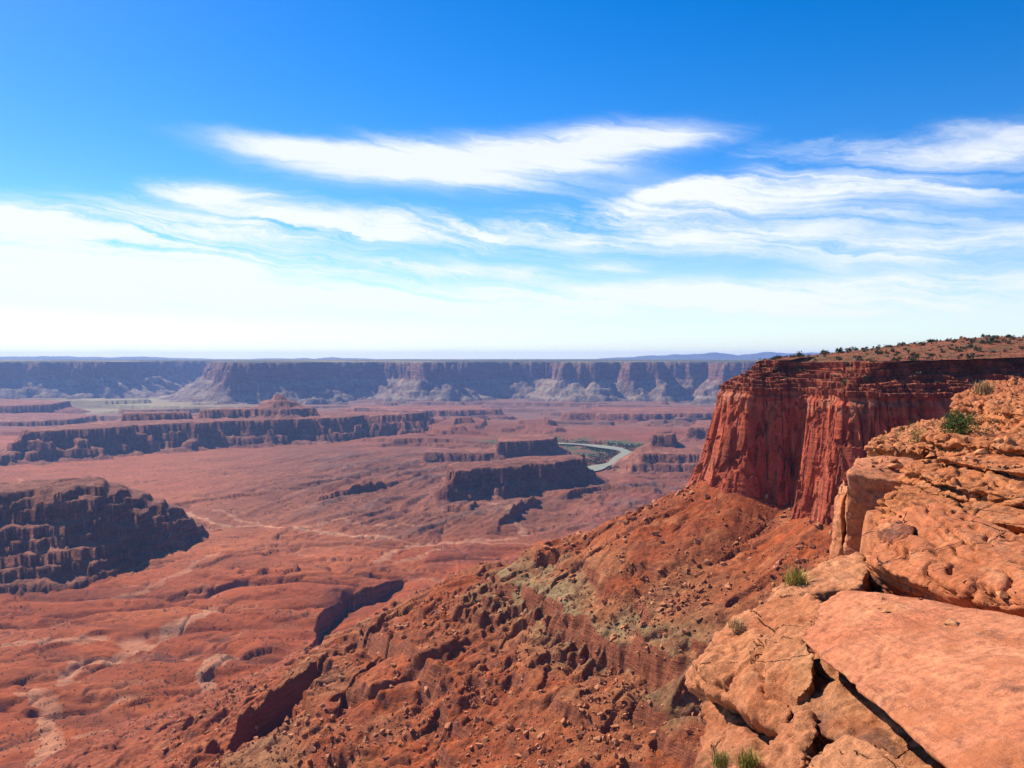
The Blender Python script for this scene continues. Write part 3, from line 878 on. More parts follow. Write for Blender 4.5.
# caprock: blocky ledges stepping back
LAYERS = [(-21.0, 2.6, 3.0), (-18.2, 1.6, 3.6), (-16.4, 2.4, 2.2), (-13.8, 1.3, 4.2), (-12.4, 2.0, 3.2), (-10.2, 1.2, 4.4), (-8.8, 2.6, 1.6), (-6.0, 1.1, 3.4), (-4.8, 2.2, 1.2)]
cur = off[-1] + 2.6
zb = np.full(nS, -21.0)
for k, (z_, th, tr) in enumerate(LAYERS):
    blocky = np.round(4.2 * fb2(ss_ / 8.0, ss_ * 0 + k * 3.3, 3, 931 + k) / 0.9) * 0.9 * 1.3
    wavy = 6.5 * fb2(ss_ / 34.0, ss_ * 0 + k * 1.7, 3, 951 + k)
    face = cur - tr * np.clip(1 + 1.3 * fb2(ss_ / 16, ss_ * 0 + k, 3, 971 + k), 0.05, 2.2)
    face_b = face + 0.55 * (blocky + wavy)
    zt_ = z_ + th + (1.9 + 0.15 * k) * fb2(ss_ / 19, ss_ * 0 + k * 5, 2, 991 + k)
    for t in (0.0, 0.35, 0.7, 1.0):
        zz_ = zb + (zt_ - zb) * t
        rough = 0.35 * fb2(ss_ / 1.5, zz_ / 1.2, 3, 1001 + k) - (0.7 if t < 0.2 else 0.0) * (0.5 + fb2(ss_ / 6, ss_ * 0, 2, 1011 + k))
        rows_x.append((px_ + nx_ * (face_b + rough))[None]); rows_y.append((py_ + ny_ * (face_b + rough))[None]); rows_z.append(zz_[None]); zone.append(np.full((1, nS), 1.0))
    # broken tread
    nxt = face_b - 2.0
    for t in (0.25, 0.6):
        tt = face_b - 2.2 * t
        rows_x.append((px_ + nx_ * tt)[None]); rows_y.append((py_ + ny_ * tt)[None])
        rows_z.append((zt_ + 0.12 + 0.8 * fb2(ss_ / 2.2, ss_ * 0 + t * 4, 3, 1031 + k))[None]); zone.append(np.full((1, nS), 1.5))
    cur = face
    zb = zt_ + 0.1
# tableland: from the rim back to a line behind
rim_x, rim_y = rows_x[-1][0], rows_y[-1][0]; rim_z = rows_z[-1][0]
spine = [(520, 900), (430, 640), (420, 600), (430, 560), (470, 520), (620, 420), (640, 200), (560, 20)]
ctrl = [0, s_at((182, 620)), s_nose, s_in, s_b, s_rec, s_at((350, 330)), cum[-1]]
spx = np.interp(ss_, ctrl, [p[0] for p in spine]); spy = np.interp(ss_, ctrl, [p[1] for p in spine])
def top_z(x, y):
    h = -2.2 + 15.5 * np.exp(-(((x - 322) / 72) ** 2 + ((y - 545) / 78) ** 2)) + 4.0 * np.exp(-(((x - 235) / 55) ** 2 + ((y - 560) / 60) ** 2))
    return h + 0.9 * fb2(x / 25, y / 25, 4, 1051) + 0.35 * fb2(x / 5, y / 5, 3, 1053)
for u in np.linspace(0.004, 1, 90) ** 1.35:
    x = rim_x + (spx - rim_x) * u; y = rim_y + (spy - rim_y) * u
    d_ = np.hypot(x - rim_x, y - rim_y)
    z = rim_z + (top_z(x, y) - rim_z) * sstep(d_, 0, 16)
    rows_x.append(x[None]); rows_y.append(y[None]); rows_z.append(z[None]); zone.append(np.full((1, nS), 2.0))
CX = np.concatenate(rows_x); CY = np.concatenate(rows_y); CZ = np.concatenate(rows_z); ZO = np.concatenate(zone)
SS = np.broadcast_to(ss_[None, :], CX.shape)
cc = np.zeros((*CX.shape, 3), np.float32); cc[:] = (0.37, 0.072, 0.034)
wallm = (ZO < 0.5)
cc = mixc(cc, sstep(fb2(SS / 26, CZ / 40, 4, 1061), -0.05, 0.3) * 0.7 * wallm, (0.45, 0.12, 0.06))
var = sstep(fb2(SS / 4.5 + 0.3 * pn2(SS / 9, CZ / 20, 3), CZ / 70, 4, 1063, 0.6), 0.08, 0.3) * sstep(fb2(SS / 40, CZ / 50, 3, 1064), -0.25, 0.15)
cc = mixc(cc, var * 0.85 * wallm, (0.15, 0.045, 0.032))
cc = mixc(cc, sstep(CZ, -34, -27) * wallm * 0.55 * sstep(fb2(SS / 20, CZ / 6, 3, 1065), -0.2, 0.2), (0.50, 0.20, 0.11))
led = (ZO > 0.5) & (ZO < 1.9)
cc = mixc(cc, led * (0.5 + 0.5 * pn2(SS / 20, CZ / 1.3, 1067)), (0.19, 0.056, 0.031))
cc = mixc(cc, (ZO == 1.5) * 0.6, (0.42, 0.15, 0.075))
capm = (ZO > 1.9)
cc = mixc(cc, capm * 1.0, (0.26, 0.085, 0.042))
cc = mixc(cc, capm * sstep(fb2(CX / 14, CY / 14, 4, 1069), -0.1, 0.2) * 0.7, (0.13, 0.085, 0.04))


def rock_mat(name, fine, bscale, bdist, streak_v=True, lam=0.0):
    m, N, b = mat_new(name)
    ca = N.n('ShaderNodeVertexColor', layer_name='Col').outputs[0]
    geo = N.n('ShaderNodeNewGeometry')
    pos = geo.outputs['Position']
    x, y, z = N.sep(pos)
    n1 = N.noise(pos, 1.0 / fine, 7.0, 0.7)
    n2 = N.noise(pos, 0.16 / fine, 4.0, 0.6)
    k = N.m('MULTIPLY', N.ss(n1, 0.28, 0.72, 0.66, 1.32, False), N.ss(n2, 0.3, 0.7, 0.84, 1.16, False))
    h = N.noise(pos, 1.0 / bscale, 9.0, 0.72)
    if streak_v:
        sv = N.noise(N.xyz(N.m('MULTIPLY', x, 0.20), N.m('MULTIPLY', y, 0.20), N.m('MULTIPLY', z, 0.022)), 1.0, 5.0, 0.65)
        k = N.m('MULTIPLY', k, N.ss(sv, 0.35, 0.65, 0.62, 1.22, False))
        h = N.m('ADD', h, N.m('MULTIPLY', sv, 0.6))
    hb = N.noise(N.xyz(N.m('MULTIPLY', x, 0.03), N.m('MULTIPLY', y, 0.03), N.m('MULTIPLY', z, 0.7)), 1.0, 5.0, 0.7)
    h = N.m('ADD', h, N.m('MULTIPLY', hb, 0.7))
    N.t.links.new(N.mix(1.0, ca, N.xyz(k, k, k), 'MULTIPLY'), b.inputs['Base Color'])
    bump(N, b, h, 1.0, bdist)
    return m


M_CLIFF = rock_mat("red_cliff_rock", 2.2, 2.4, 0.9)
cc = cc * 0.88
cv = np.stack([CX, CY, CZ], -1).reshape(-1, 3)
o = obj('cliff', mesh_np('cliff', cv, grid_faces(*CX.shape), M_CLIFF, False, cc.reshape(-1, 3)))
tag(o, 'red sandstone cliff promontory with fluted wall and ledgy flat top', 'cliff', None, 'structure')

# ------------------------------------------------------------------ near rim rocks
def worley_edge(p, seed=0):
    """distance to the nearest cell border of 3D Voronoi cells (unit cells)"""
    i = np.floor(p).astype(np.int64)
    f1 = np.full(len(p), 9.0, np.float32); f2 = f1.copy()
    for ox in (-1, 0, 1):
        for oy in (-1, 0, 1):
            for oz in (-1, 0, 1):
                c = i + (ox, oy, oz)
                hsh = _P[(_P[(_P[c[:, 0] & 255] + c[:, 1]) & 255] + c[:, 2] + seed) & 255]
                j = np.stack([_RV[hsh], _RV[_P[hsh]], _RV[_P[_P[hsh]]]], 1)
                d = np.linalg.norm(c + j - p, axis=1).astype(np.float32)
                n = d < f1
                f2 = np.where(n, f1, np.minimum(f2, d)); f1 = np.where(n, d, f1)
    return f2 - f1


def rock_lam_mat(name, cracks=1.0, lam_amt=0.8, bmp=0.12):
    """near sandstone: pigment per vertex, blotches, pits, fine cross-bedding"""
    m, N, b = mat_new(name)
    ca = N.n('ShaderNodeVertexColor', layer_name='Col').outputs[0]
    pos = N.n('ShaderNodeNewGeometry').outputs['Position']
    x, y, z = N.sep(pos)
    n1 = N.noise(pos, 7.0, 9.0, 0.75)
    n2 = N.noise(pos, 1.1, 6.0, 0.62, 0.3)
    n3 = N.noise(pos, 2.6, 5.0, 0.65, 0.5)
    wv = N.m('MULTIPLY', N.m('SUBTRACT', n2, 0.5), 0.5)
    bedc = N.m('ADD', N.m('ADD', N.m('MULTIPLY', x, 0.85), N.m('MULTIPLY', y, 0.10)), N.m('ADD', N.m('MULTIPLY', z, 0.9), N.m('MULTIPLY', wv, 0.55)))
    lam0 = N.noise(N.xyz(N.m('MULTIPLY', bedc, 11.0), N.m('MULTIPLY', x, 0.35), N.m('MULTIPLY', y, 0.35)), 1.0, 5.0, 0.7)
    lmask = N.ss(N.noise(pos, 0.7, 3.0, 0.55), 0.42, 0.62, 0.15, lam_amt)
    lam = N.m('ADD', 0.5, N.m('MULTIPLY', N.m('SUBTRACT', lam0, 0.5), lmask))
    wpos = N.v('ADD', N.xyz(x, y, N.m('MULTIPLY', z, 1.8)), N.v('SCALE', N.xyz(N.m('SUBTRACT', n2, 0.5), N.m('SUBTRACT', n3, 0.5), 0.0), None))
    ck = N.m('MULTIPLY', N.ss(N.voro(wpos, 0.55, 'DISTANCE_TO_EDGE'), 0.0, 0.014, 1.0, 0.0), N.ss(N.noise(pos, 0.45, 2.0, 0.5), 0.46, 0.56, 0.0, cracks))
    k = N.m('MULTIPLY', N.ss(n1, 0.32, 0.68, 0.55, 1.38, False), N.ss(lam, 0.3, 0.7, 0.80, 1.14, False))
    base = N.mix(1.0, ca, N.xyz(k, k, k), 'MULTIPLY')
    pale = N.mix(N.m('MULTIPLY', N.ss(n3, 0.56, 0.70), 0.6), base, (0.60, 0.255, 0.125))
    rust = N.mix(N.m('MULTIPLY', N.ss(n2, 0.50, 0.66), 0.65), pale, (0.40, 0.125, 0.05))
    spots = N.noise(pos, 6.5, 4.0, 0.6)
    rust = N.mix(N.m('MULTIPLY', ck, 0.5), rust, (0.12, 0.045, 0.03))
    stn = N.noise(N.v('ADD', pos, (7.0, 3.0, 1.0)), 1.7, 6.0, 0.65, 0.4)
    rust = N.mix(N.m('MULTIPLY', N.ss(stn, 0.60, 0.68), 0.6), rust, (0.17, 0.07, 0.045))
    fin = N.mix(N.m('MULTIPLY', N.ss(spots, 0.70, 0.75), 0.4), rust, (0.16, 0.06, 0.035))
    N.t.links.new(fin, b.inputs['Base Color'])
    h = N.m('ADD', N.m('MULTIPLY', n1, 0.7), N.m('ADD', N.m('MULTIPLY', lam, 0.9), N.m('MULTIPLY', N.ss(spots, 0.66, 0.76), -0.35)))
    h = N.m('SUBTRACT', h, N.m('MULTIPLY', ck, 1.6))
    bump(N, b, h, 1.0, bmp)
    return m


M_NEAR = rock_lam_mat("rim_sandstone")
M_SMOOTH = rock_lam_mat("smooth_cross_bedded_sandstone", 0.0, 1.0, 0.07)
NEAR_PTS = []


def hull_mesh(pts):
    bm = bmesh.new()
    for p in pts: bm.verts.new(p)
    r = bmesh.ops.convex_hull(bm, input=bm.verts)
    bad_ = [g for g in set(r['geom_interior'] + r['geom_unused']) if isinstance(g, bmesh.types.BMVert)]
    bmesh.ops.delete(bm, geom=bad_, context='VERTS')
    me = bpy.data.meshes.new('hull'); bm.to_mesh(me); bm.free()
    return me


def rock(name, label, cat, top, thick, voxel=0.06, smooth=8, amp=0.10, bed=0.05, bedn=(0.25, 0.1, 1.0), bedt=0.22, crack=0.0, ccell=1.6, tint=(0.52, 0.18, 0.078), varnish=0.15, back=0.35, extra=(), seed=0, strat=0.0, lump=0.0, inset=0.12, carve=(), shift=(0.0, 0.0), mat=None, chip=1.0):
    """a block given by the corner points of its top (pixel, pixel, distance), its thickness and its bedding"""
    P = [P3(*t) for t in top]
    NEAR_PTS.extend(P)
    cen = np.mean(P, axis=0)
    pts = list(P) + [P3(*t) for t in extra]
    if thick > 0:
        for p in P:
            q = np.array(p); q[:2] += (cen[:2] - q[:2]) * inset + np.array([shift[0], back * 0.5 + shift[1]]); q[2] -= thick * (0.85 + 0.3 * rnd(int(abs(p[0] * 91)) , seed))
            pts.append(tuple(q))
    me = hull_mesh(pts)
    o = bpy.data.objects.new('tmp', me); COL.objects.link(o)
    md = o.modifiers.new('r', 'REMESH'); md.mode = 'VOXEL'; md.voxel_size = voxel
    if smooth:
        ms = o.modifiers.new('s', 'SMOOTH'); ms.iterations = smooth; ms.factor = 0.5
    dg = bpy.context.evaluated_depsgraph_get()
    ev = o.evaluated_get(dg)
    m2 = bpy.data.meshes.new_from_object(ev)
    bpy.data.objects.remove(o); bpy.data.meshes.remove(me)
    n = len(m2.vertices)
    V = np.empty(n * 3, np.float32); m2.vertices.foreach_get('co', V); V = V.reshape(-1, 3)
    Nn = np.empty(n * 3, np.float32); m2.vertex_normals.foreach_get('vector', Nn); Nn = Nn.reshape(-1, 3)
    x, y, z = V.T
    sx = seed * 5.3
    warpv = 0.35 * fb3(x / 2.2 + sx, y / 2.2, z / 2.2, 3, 5)
    bn_ = np.array(bedn, np.float32); bn_ /= np.linalg.norm(bn_)
    bc = V @ bn_ + warpv
    d = amp * 1.6 * fb3(x / 1.5 + sx, y / 1.5, z / 1.5, 4, 11) + amp * 0.9 * fb3(x / 0.45 + sx, y / 0.45, z / 0.45, 4, 15, 0.6)
    if lump: d = d + lump * fb3(x / 3.4 + sx, y / 3.4, z / 3.4, 2, 17)
    d = d + chip * amp * 1.1 * (np.abs(fb3(x / 0.8 + sx, y / 0.8, z / 0.6, 4, 18, 0.6)) * 2.2 - 0.5)
    # beds weather in and out
    lay = fb2(bc / bedt, bc * 0 + seed * 1.7 + 0.2 * x, 3, 21, 0.6)
    lam = np.clip(lay, -0.5, 0.35)
    slope = np.clip(1.15 - np.abs(Nn @ bn_), 0.12, 1.0)
    d = d + bed * lam * slope * 2.0
    if strat:
        saw = (bc / bedt * 0.7 + 0.6 * fb3(x / 0.8, y / 0.8, z / 0.8, 2, 23)) % 1.0
        d = d - strat * sstep(saw, 0.72, 0.9) * sstep(saw, 1.0, 0.94) * sstep(fb3(x / 0.9 + sx, y / 0.9, z / 0.4, 3, 25), -0.25, 0.1)
    if crack:
        pw = V / ccell + 0.22 * np.stack([fb3(x / .8, y / .8, z / .8, 3, 31), fb3(x / .8, y / .8, z / .8, 3, 32), fb3(x / .8, y / .8, z / .8, 3, 33)], 1) + seed
        e = worley_edge(pw, seed)
        d = d - crack * np.exp(-(e / (0.035 * 1.6 / ccell)) ** 2) * sstep(fb3(x / 1.4 + sx, y / 1.4, z / 1.4, 2, 35), -0.25, 0.1)
    # weathering pits
    pt = fb3(x / 0.5 + sx, y / 0.5, z / 0.5, 2, 41)
    d = d - 0.05 * sstep(pt, 0.50, 0.60)
    V = V + Nn * d[:, None]
    for (qa, qb, rr, push) in carve:
        a_ = np.array(P3(*qa)); b2 = np.array(P3(*qb)); e_ = b2 - a_
        t = np.clip(((V - a_) @ e_) / (e_ @ e_), 0, 1)
        dd = np.linalg.norm(V - (a_ + t[:, None] * e_), axis=1) + 0.05 * fb3(x / .3, y / .3, z / .3, 2, 61)
        V = V + (sstep(dd, rr, rr * 0.6) * (0.55 + 0.45 * np.sin(np.pi * t)))[:, None] * np.array(push)
    c = np.zeros((n, 3), np.float32); c[:] = tint
    c = mixc(c, sstep(fb3(x / 1.7 + sx, y / 1.7, z / 1.7, 4, 51), -0.1, 0.35) * 0.55, np.array(tint) * (0.84, 0.66, 0.60))
    c = mixc(c, sstep(fb3(x / 0.9 + sx, y / 0.9, z / 0.9, 4, 53), 0.05, 0.4) * 0.5, (0.60, 0.27, 0.135))
    vn = sstep(fb3(x / 1.3 + sx, y / 1.3, z / 1.0, 4, 55, 0.55), 0.42 - varnish, 0.50 - varnish)
    c = mixc(c, vn * 0.72, (0.155, 0.075, 0.052))
    c = mixc(c, sstep(lay, -0.2, -0.45) * slope * 0.35, (0.26, 0.085, 0.04))
    m2.vertices.foreach_set('co', np.ascontiguousarray(V, np.float32).ravel())
    at = m2.attributes.new('Col', 'FLOAT_COLOR', 'POINT')
    c4 = np.ones((n, 4), np.float32); c4[:, :3] = c
    at.data.foreach_set('color', c4.ravel())
    m2.polygons.foreach_set('use_smooth', np.ones(len(m2.polygons), bool))
    m2.materials.clear(); m2.materials.append(mat or M_NEAR)
    m2.name = name; m2.update()
    o = obj(name, m2)
    return tag(o, label, cat)


rock('sandstone_slab', 'largest smooth rounded orange slab, sloping down to the bottom right corner', 'rock slab',
     [(797, 636, 13.4), (812, 610, 14.3), (838, 592, 15.0), (860, 594, 15.3), (915, 610, 14.1), (1000, 614, 12.7), (1080, 622, 11.2), (1090, 700, 8.6), (806, 650, 13.0), (838, 664, 12.0), (872, 688, 10.8), (905, 720, 9.6), (940, 750, 8.7), (978, 790, 7.7), (1080, 880, 6.2),
      (900, 640, 12.3), (980, 700, 9.4)], 1.3, 0.045, 14, 0.05, 0.03, (0.62, 0.34, 1.0), 0.16, 0.03, 2.6, (0.52, 0.19, 0.095), -0.06, seed=1, lump=0.22, back=0.6, inset=0.10, shift=(2.6, 0.6), mat=M_SMOOTH, chip=0.15)
rock('sandstone_block', 'broad pitted block at the left tip of the outcrop with a dark crack below it', 'rock block',
     [(701, 664, 15.0), (722, 638, 15.8), (752, 606, 16.8), (775, 592, 17.2), (812, 594, 16.3), (824, 606, 15.4), (804, 640, 14.1), (790, 682, 13.2), (790, 715, 12.5), (699, 682, 14.9), (716, 690, 14.3), (740, 696, 13.7), (765, 714, 13.0), (784, 738, 12.4)], 0.75, 0.045, 2, 0.10, 0.08, (0.2, -0.1, 1.0), 0.26, 0.13, 2.0, (0.52, 0.205, 0.092), -0.02, seed=2, lump=0.15, back=3.4)
rock('rounded_rock', 'rounded pale knob behind the left tip, carrying the yellow-green tuft', 'rock block',
     [(766, 598, 17.4), (790, 576, 18.4), (812, 570, 18.8), (838, 556, 19.4), (860, 552, 19.4), (872, 566, 18.2), (862, 586, 16.6), (800, 596, 16.8)], 1.5, 0.055, 12, 0.09, 0.05, (0.3, 0.1, 1), 0.3, 0.0, 1.5, (0.55, 0.225, 0.105), -0.1, seed=3, lump=0.1)
rock('sandstone_block', 'lowest dark-stained block at the bottom left of the outcrop', 'rock block',
     [(704, 694, 15.4), (722, 692, 15.2), (750, 706, 14.5), (778, 732, 13.4), (784, 752, 12.8), (772, 800, 11.4), (696, 800, 12.8), (699, 738, 14.0)], 2.4, 0.05, 6, 0.10, 0.05, (-0.2, 0.1, 1), 0.3, 0.08, 1.7, (0.45, 0.175, 0.085), 0.2, seed=4)
rock('sandstone_slab', 'dark-varnished slab tucked under the lower edge of the big smooth slab', 'rock slab',
     [(788, 668, 13.9), (822, 648, 14.1), (855, 678, 12.9), (890, 711, 11.5), (940, 757, 9.9), (960, 800, 9.2), (905, 800, 9.3), (858, 742, 10.8), (826, 726, 11.6), (786, 704, 12.8)], 1.2, 0.045, 5, 0.10, 0.05, (0.4, 0.3, 1), 0.25, 0.10, 1.4, (0.45, 0.19, 0.09), 0.27, seed=5, back=1.0, shift=(1.2, 0.6))
rock('sandstone_block', 'pale rounded block at the bottom edge below the varnished slab', 'rock block',
     [(808, 752, 10.9), (848, 728, 10.7), (885, 742, 10.0), (940, 776, 9.0), (965, 840, 7.9), (770, 840, 9.5), (786, 782, 10.4)], 1.6, 0.045, 9, 0.09, 0.05, (0.3, 0.3, 1), 0.25, 0.0, 1.4, (0.54, 0.23, 0.11), -0.02, seed=6)
rock('sandstone_block', 'narrow upright block wedged in the joint right of the left tip', 'rock block',
     [(782, 728, 12.4), (800, 704, 12.3), (818, 722, 11.6), (812, 752, 11.0), (790, 800, 10.5), (764, 800, 11.2), (766, 764, 11.6)], 1.5, 0.045, 5, 0.12, 0.06, (0.3, 0.1, 1), 0.25, 0.08, 1.1, (0.52, 0.205, 0.095), 0.05, seed=7)
rock('sandstone_block', 'small rough block in the joint at the left end of the big slab', 'rock block',
     [(790, 655, 13.6), (806, 640, 13.8), (816, 655, 13.1), (812, 685, 12.5), (796, 700, 12.4), (786, 680, 13.0)], 0.8, 0.04, 4, 0.10, 0.05, (0.3, 0.1, 1), 0.2, 0.08, 0.8, (0.50, 0.22, 0.10), 0.1, seed=8)
rock('rock_outcrop', 'broad knobbly outcrop rising behind the big smooth slab', 'rock outcrop',
     [(868, 566, 17.6), (884, 524, 19.2), (905, 506, 19.8), (935, 504, 19.5), (962, 514, 18.7), (985, 534, 17.4), (1040, 552, 15.4), (1100, 560, 14.0), (1100, 612, 11.8), (990, 606, 13.6), (945, 594, 14.7), (914, 577, 15.7), (890, 567, 16.5), (866, 561, 17.1)], 1.2, 0.045, 3, 0.045, 0.13, (0.2, -0.05, 1), 0.17, 0.12, 2.0, (0.52, 0.175, 0.075), -0.03, seed=9, strat=0.14, lump=0.14, chip=0.35, back=4.0, shift=(0.8, 0.0))
rock('layered_concretion', 'dark wrinkled layered lump set in the outcrop', 'rock',
     [(871, 560, 17.5), (880, 532, 18.3), (900, 516, 18.6), (914, 526, 17.9), (918, 548, 17.0), (896, 564, 16.7)], 0.9, 0.032, 6, 0.06, 0.10, (0.25, 0.1, 1), 0.12, 0.03, 0.5, (0.27, 0.095, 0.055), 0.1, seed=10, strat=0.09)
rock('rounded_rock', 'smooth red dome beside the dark wrinkled lump', 'rock',
     [(918, 550, 16.7), (924, 528, 17.6), (940, 521, 17.6), (955, 532, 17.0), (958, 548, 16.4), (940, 562, 16.0)], 0.8, 0.04, 12, 0.06, 0.05, (0.3, 0.1, 1), 0.2, 0.05, 0.9, (0.46, 0.165, 0.07), -0.1, seed=11)
rock('sandstone_block', 'tall square block with a smooth sheer face, left of the ledges', 'rock block',
     [(847, 473, 25.6), (856, 458, 28.6), (882, 455, 28.8), (914, 458, 27.0), (924, 486, 24.7), (880, 480, 25.2)], 0, 0.06, 3, 0.06, 0.05, (0.08, 0.0, 1), 0.5, 0.05, 3.0, (0.50, 0.185, 0.09), -0.02, seed=12,
     extra=[(843, 580, 25.3), (905, 584, 24.7), (935, 582, 24.4), (846, 575, 28.0), (930, 560, 28.5)])
rock('sandstone_pillar', 'thin sunlit pillar against the left side of the tall square block', 'rock block',
     [(836, 492, 27.6), (844, 476, 28.0), (850, 486, 27.0), (842, 500, 26.6)], 0, 0.06, 2, 0.06, 0.05, (0.08, 0.0, 1), 0.5, 0.08, 1.4, (0.54, 0.21, 0.10), -0.1, seed=13,
     extra=[(829, 560, 27.0), (842, 585, 26.4), (848, 580, 27.6), (832, 570, 28.6)])
def L(px, D, z):
    return (px, HZ - z / D * F, D)


rock('rock_ledge', 'thick layered ledge right of the tall square block', 'rock ledge',
     [L(902, 24.6, -3.2), L(918, 25.8, -3.1), L(955, 26, -3.1), L(1020, 25.4, -3.05), L(1120, 24.5, -3.0), L(1120, 17.4, -3.15), L(1024, 18.8, -3.2), L(965, 20.8, -3.25), L(925, 22.6, -3.25)], 0.9, 0.05, 2, 0.12, 0.16, (-0.05, 0.05, 1), 0.2, 0.14, 1.8, (0.50, 0.175, 0.066), 0.08, seed=14, strat=0.2, back=2.0)
rock('rock_ledge', 'jutting dark-edged ledge at the right edge, second tier down', 'rock ledge',
     [L(926, 21.2, -3.85), L(960, 21.4, -3.8), L(1010, 21, -3.8), L(1120, 20, -3.75), L(1120, 14.2, -3.75), L(1024, 15.8, -3.8), L(965, 18.0, -3.85)], 0.8, 0.045, 2, 0.12, 0.15, (-0.05, 0.05, 1), 0.18, 0.12, 1.4, (0.50, 0.18, 0.07), 0.06, seed=15, strat=0.18, back=2.0)
rock('rock_ledge', 'broken ledge with dark overhang just below the green bush', 'rock ledge',
     [L(918, 29.2, -2.7), L(955, 31, -2.6), L(1020, 30.5, -2.5), L(1120, 29, -2.5), L(1120, 21.8, -2.5), L(1030, 23.2, -2.55), L(965, 25.8, -2.65)], 0.75, 0.055, 2, 0.13, 0.15, (-0.03, 0.05, 1), 0.22, 0.14, 1.6, (0.46, 0.155, 0.06), 0.10, seed=17, strat=0.2, back=2.0)
rock('rock_ledge', 'blocky ledge right of the green bush', 'rock ledge',
     [L(980, 34.5, -2.15), L(1000, 40, -1.9), L(1040, 40, -1.75), L(1130, 36, -1.7), L(1130, 26.4, -1.85), L(1030, 29, -1.95)], 0.9, 0.07, 2, 0.18, 0.18, (0, 0.05, 1), 0.34, 0.18, 1.7, (0.48, 0.17, 0.068), 0.05, seed=18, strat=0.22, back=2.0)
rock('rock_plate', 'thin overhanging plate on the thick layered ledge, upper of two', 'rock plate',
     [L(938, 24.6, -2.93), L(975, 25.2, -2.88), L(1030, 24.6, -2.85), L(1120, 24, -2.8), L(1120, 19.8, -2.85), L(1040, 20.6, -2.9), L(985, 22.2, -2.95)], 0.22, 0.04, 2, 0.05, 0.06, (0, 0, 1), 0.12, 0.10, 1.2, (0.50, 0.175, 0.07), 0.12, seed=31, strat=0.06, back=1.2)
rock('rock_plate', 'thin overhanging plate at the right edge, lower of two', 'rock plate',
     [L(948, 20.2, -3.56), L(990, 20.2, -3.5), L(1040, 19.6, -3.5), L(1120, 19, -3.45), L(1120, 15.8, -3.5), L(1045, 16.9, -3.55), L(985, 18.4, -3.58)], 0.22, 0.04, 2, 0.05, 0.06, (0, 0, 1), 0.12, 0.10, 1.2, (0.50, 0.18, 0.072), 0.12, seed=32, strat=0.06, back=1.2)
rock('rock_ledge', 'farther ledge with dry grass on it, at the right edge under the hill', 'rock ledge',
     [L(950, 62, -3.2), L(976, 84, -2.6), L(1030, 88, -2.2), L(1140, 78, -2.0), L(1140, 52, -2.4), L(1004, 54, -3.0)], 2.6, 0.16, 2, 0.4, 0.4, (0, 0, 1), 0.9, 0.35, 4.0, (0.40, 0.135, 0.058), 0.05, seed=19, strat=0.4)
rock('rock_ledge', 'flat rubbly ledge above the tall square block', 'rock ledge',
     [L(862, 31.5, -3.35), L(880, 36, -3.3), L(918, 42, -3.2), L(962, 44, -3.0), L(976, 33, -2.95), L(925, 28.6, -3.2)], 0.9, 0.07, 3, 0.18, 0.15, (0, 0, 1), 0.3, 0.14, 1.8, (0.48, 0.18, 0.075), 0.0, seed=20, strat=0.14)
rock('sandstone_block', 'sloping pitted block between the tall square block and the ledges', 'rock block',
     [(880, 500, 21.0), (905, 482, 23.5), (935, 486, 22.0), (962, 508, 19.2), (960, 530, 17.6), (905, 520, 18.8)], 1.6, 0.045, 2, 0.10, 0.14, (0.1, 0.0, 1), 0.2, 0.14, 1.5, (0.49, 0.175, 0.066), 0.08, seed=22, strat=0.2, back=1.5)

# bedrock of the near rim: fills between the blocks and carries on under the camera
ctl = [(p[0], p[1], p[2] - 0.95) for p in NEAR_PTS] + [(1.5, 0, -1.75), (4, 2, -2.3), (3, -8, -1.7), (10, 5, -2.4), (20, 12, -2.2), (40, 40, -1.7), (60, 70, -2.2), (90, 80, -1.4), (0, -20, -1.7), (10, -20, -1.6), (40, 0, -1.5), (3.2, 6.5, -3.4), (80, 130, -2.6)]
ca_ = np.array(ctl)
ga = np.concatenate([np.linspace(-0.4, 0.2, 20)[:-1], np.linspace(0.2, 0.66, 330), np.linspace(0.66, 2.2, 50)[1:]])
gd = np.concatenate([np.exp(np.linspace(math.log(1.5), math.log(46), 420)), np.exp(np.linspace(math.log(47), math.log(170), 50))])
GA, GD = np.meshgrid(ga, gd)
GX, GY = GA * GD, GD
num = np.zeros(GX.shape); den = np.zeros(GX.shape)
for (cx0, cy0, cz0) in ca_:
    w_ = 1.0 / ((GX - cx0) ** 2 + (GY - cy0) ** 2 + 0.25) ** 1.6
    num += w_ * cz0; den += w_
GZ = num / den
lay = fb2(GX / 3.0, GY / 3.0, 5, 1101)
GZ = GZ + 0.18 * lay + 0.16 * np.round(fb2(GX / 2.2, GY / 2.2, 4, 1103) * 5) / 5 + 0.06 * fb2(GX / 0.4, GY / 0.4, 3, 1105)
edge_a = np.interp(GD, [1.5, 5, 8, 10, 12, 14, 16, 18, 19.5, 22, 25, 27, 30, 36, 42, 60, 90, 120, 170], [0.9, 0.45, 0.36, 0.33, 0.30, 0.262, 0.33, 0.385, 0.43, 0.43, 0.43, 0.43, 0.44, 0.475, 0.515, 0.545, 0.56, 0.72, 0.95])
over = (edge_a - GA) * GD + 0.3 * fb2(GX / 1.5, GY / 1.5, 4, 1107)
GZ = GZ - 3.0 * sstep(over, 0, 0.5) - 100 * sstep(over, 0.4, 5)
gc = np.zeros((*GX.shape, 3), np.float32); gc[:] = (0.42, 0.15, 0.066)
gc = mixc(gc, sstep(fb2(GX / 1.5, GY / 1.5, 4, 1111), -0.1, 0.3) * 0.6, (0.33, 0.105, 0.048))
gc = mixc(gc, sstep(fb2(GX / 0.7, GY / 0.7, 4, 1113), 0.1, 0.4) * 0.5, (0.55, 0.25, 0.12))
gv = np.stack([GX, GY, GZ], -1).reshape(-1, 3)
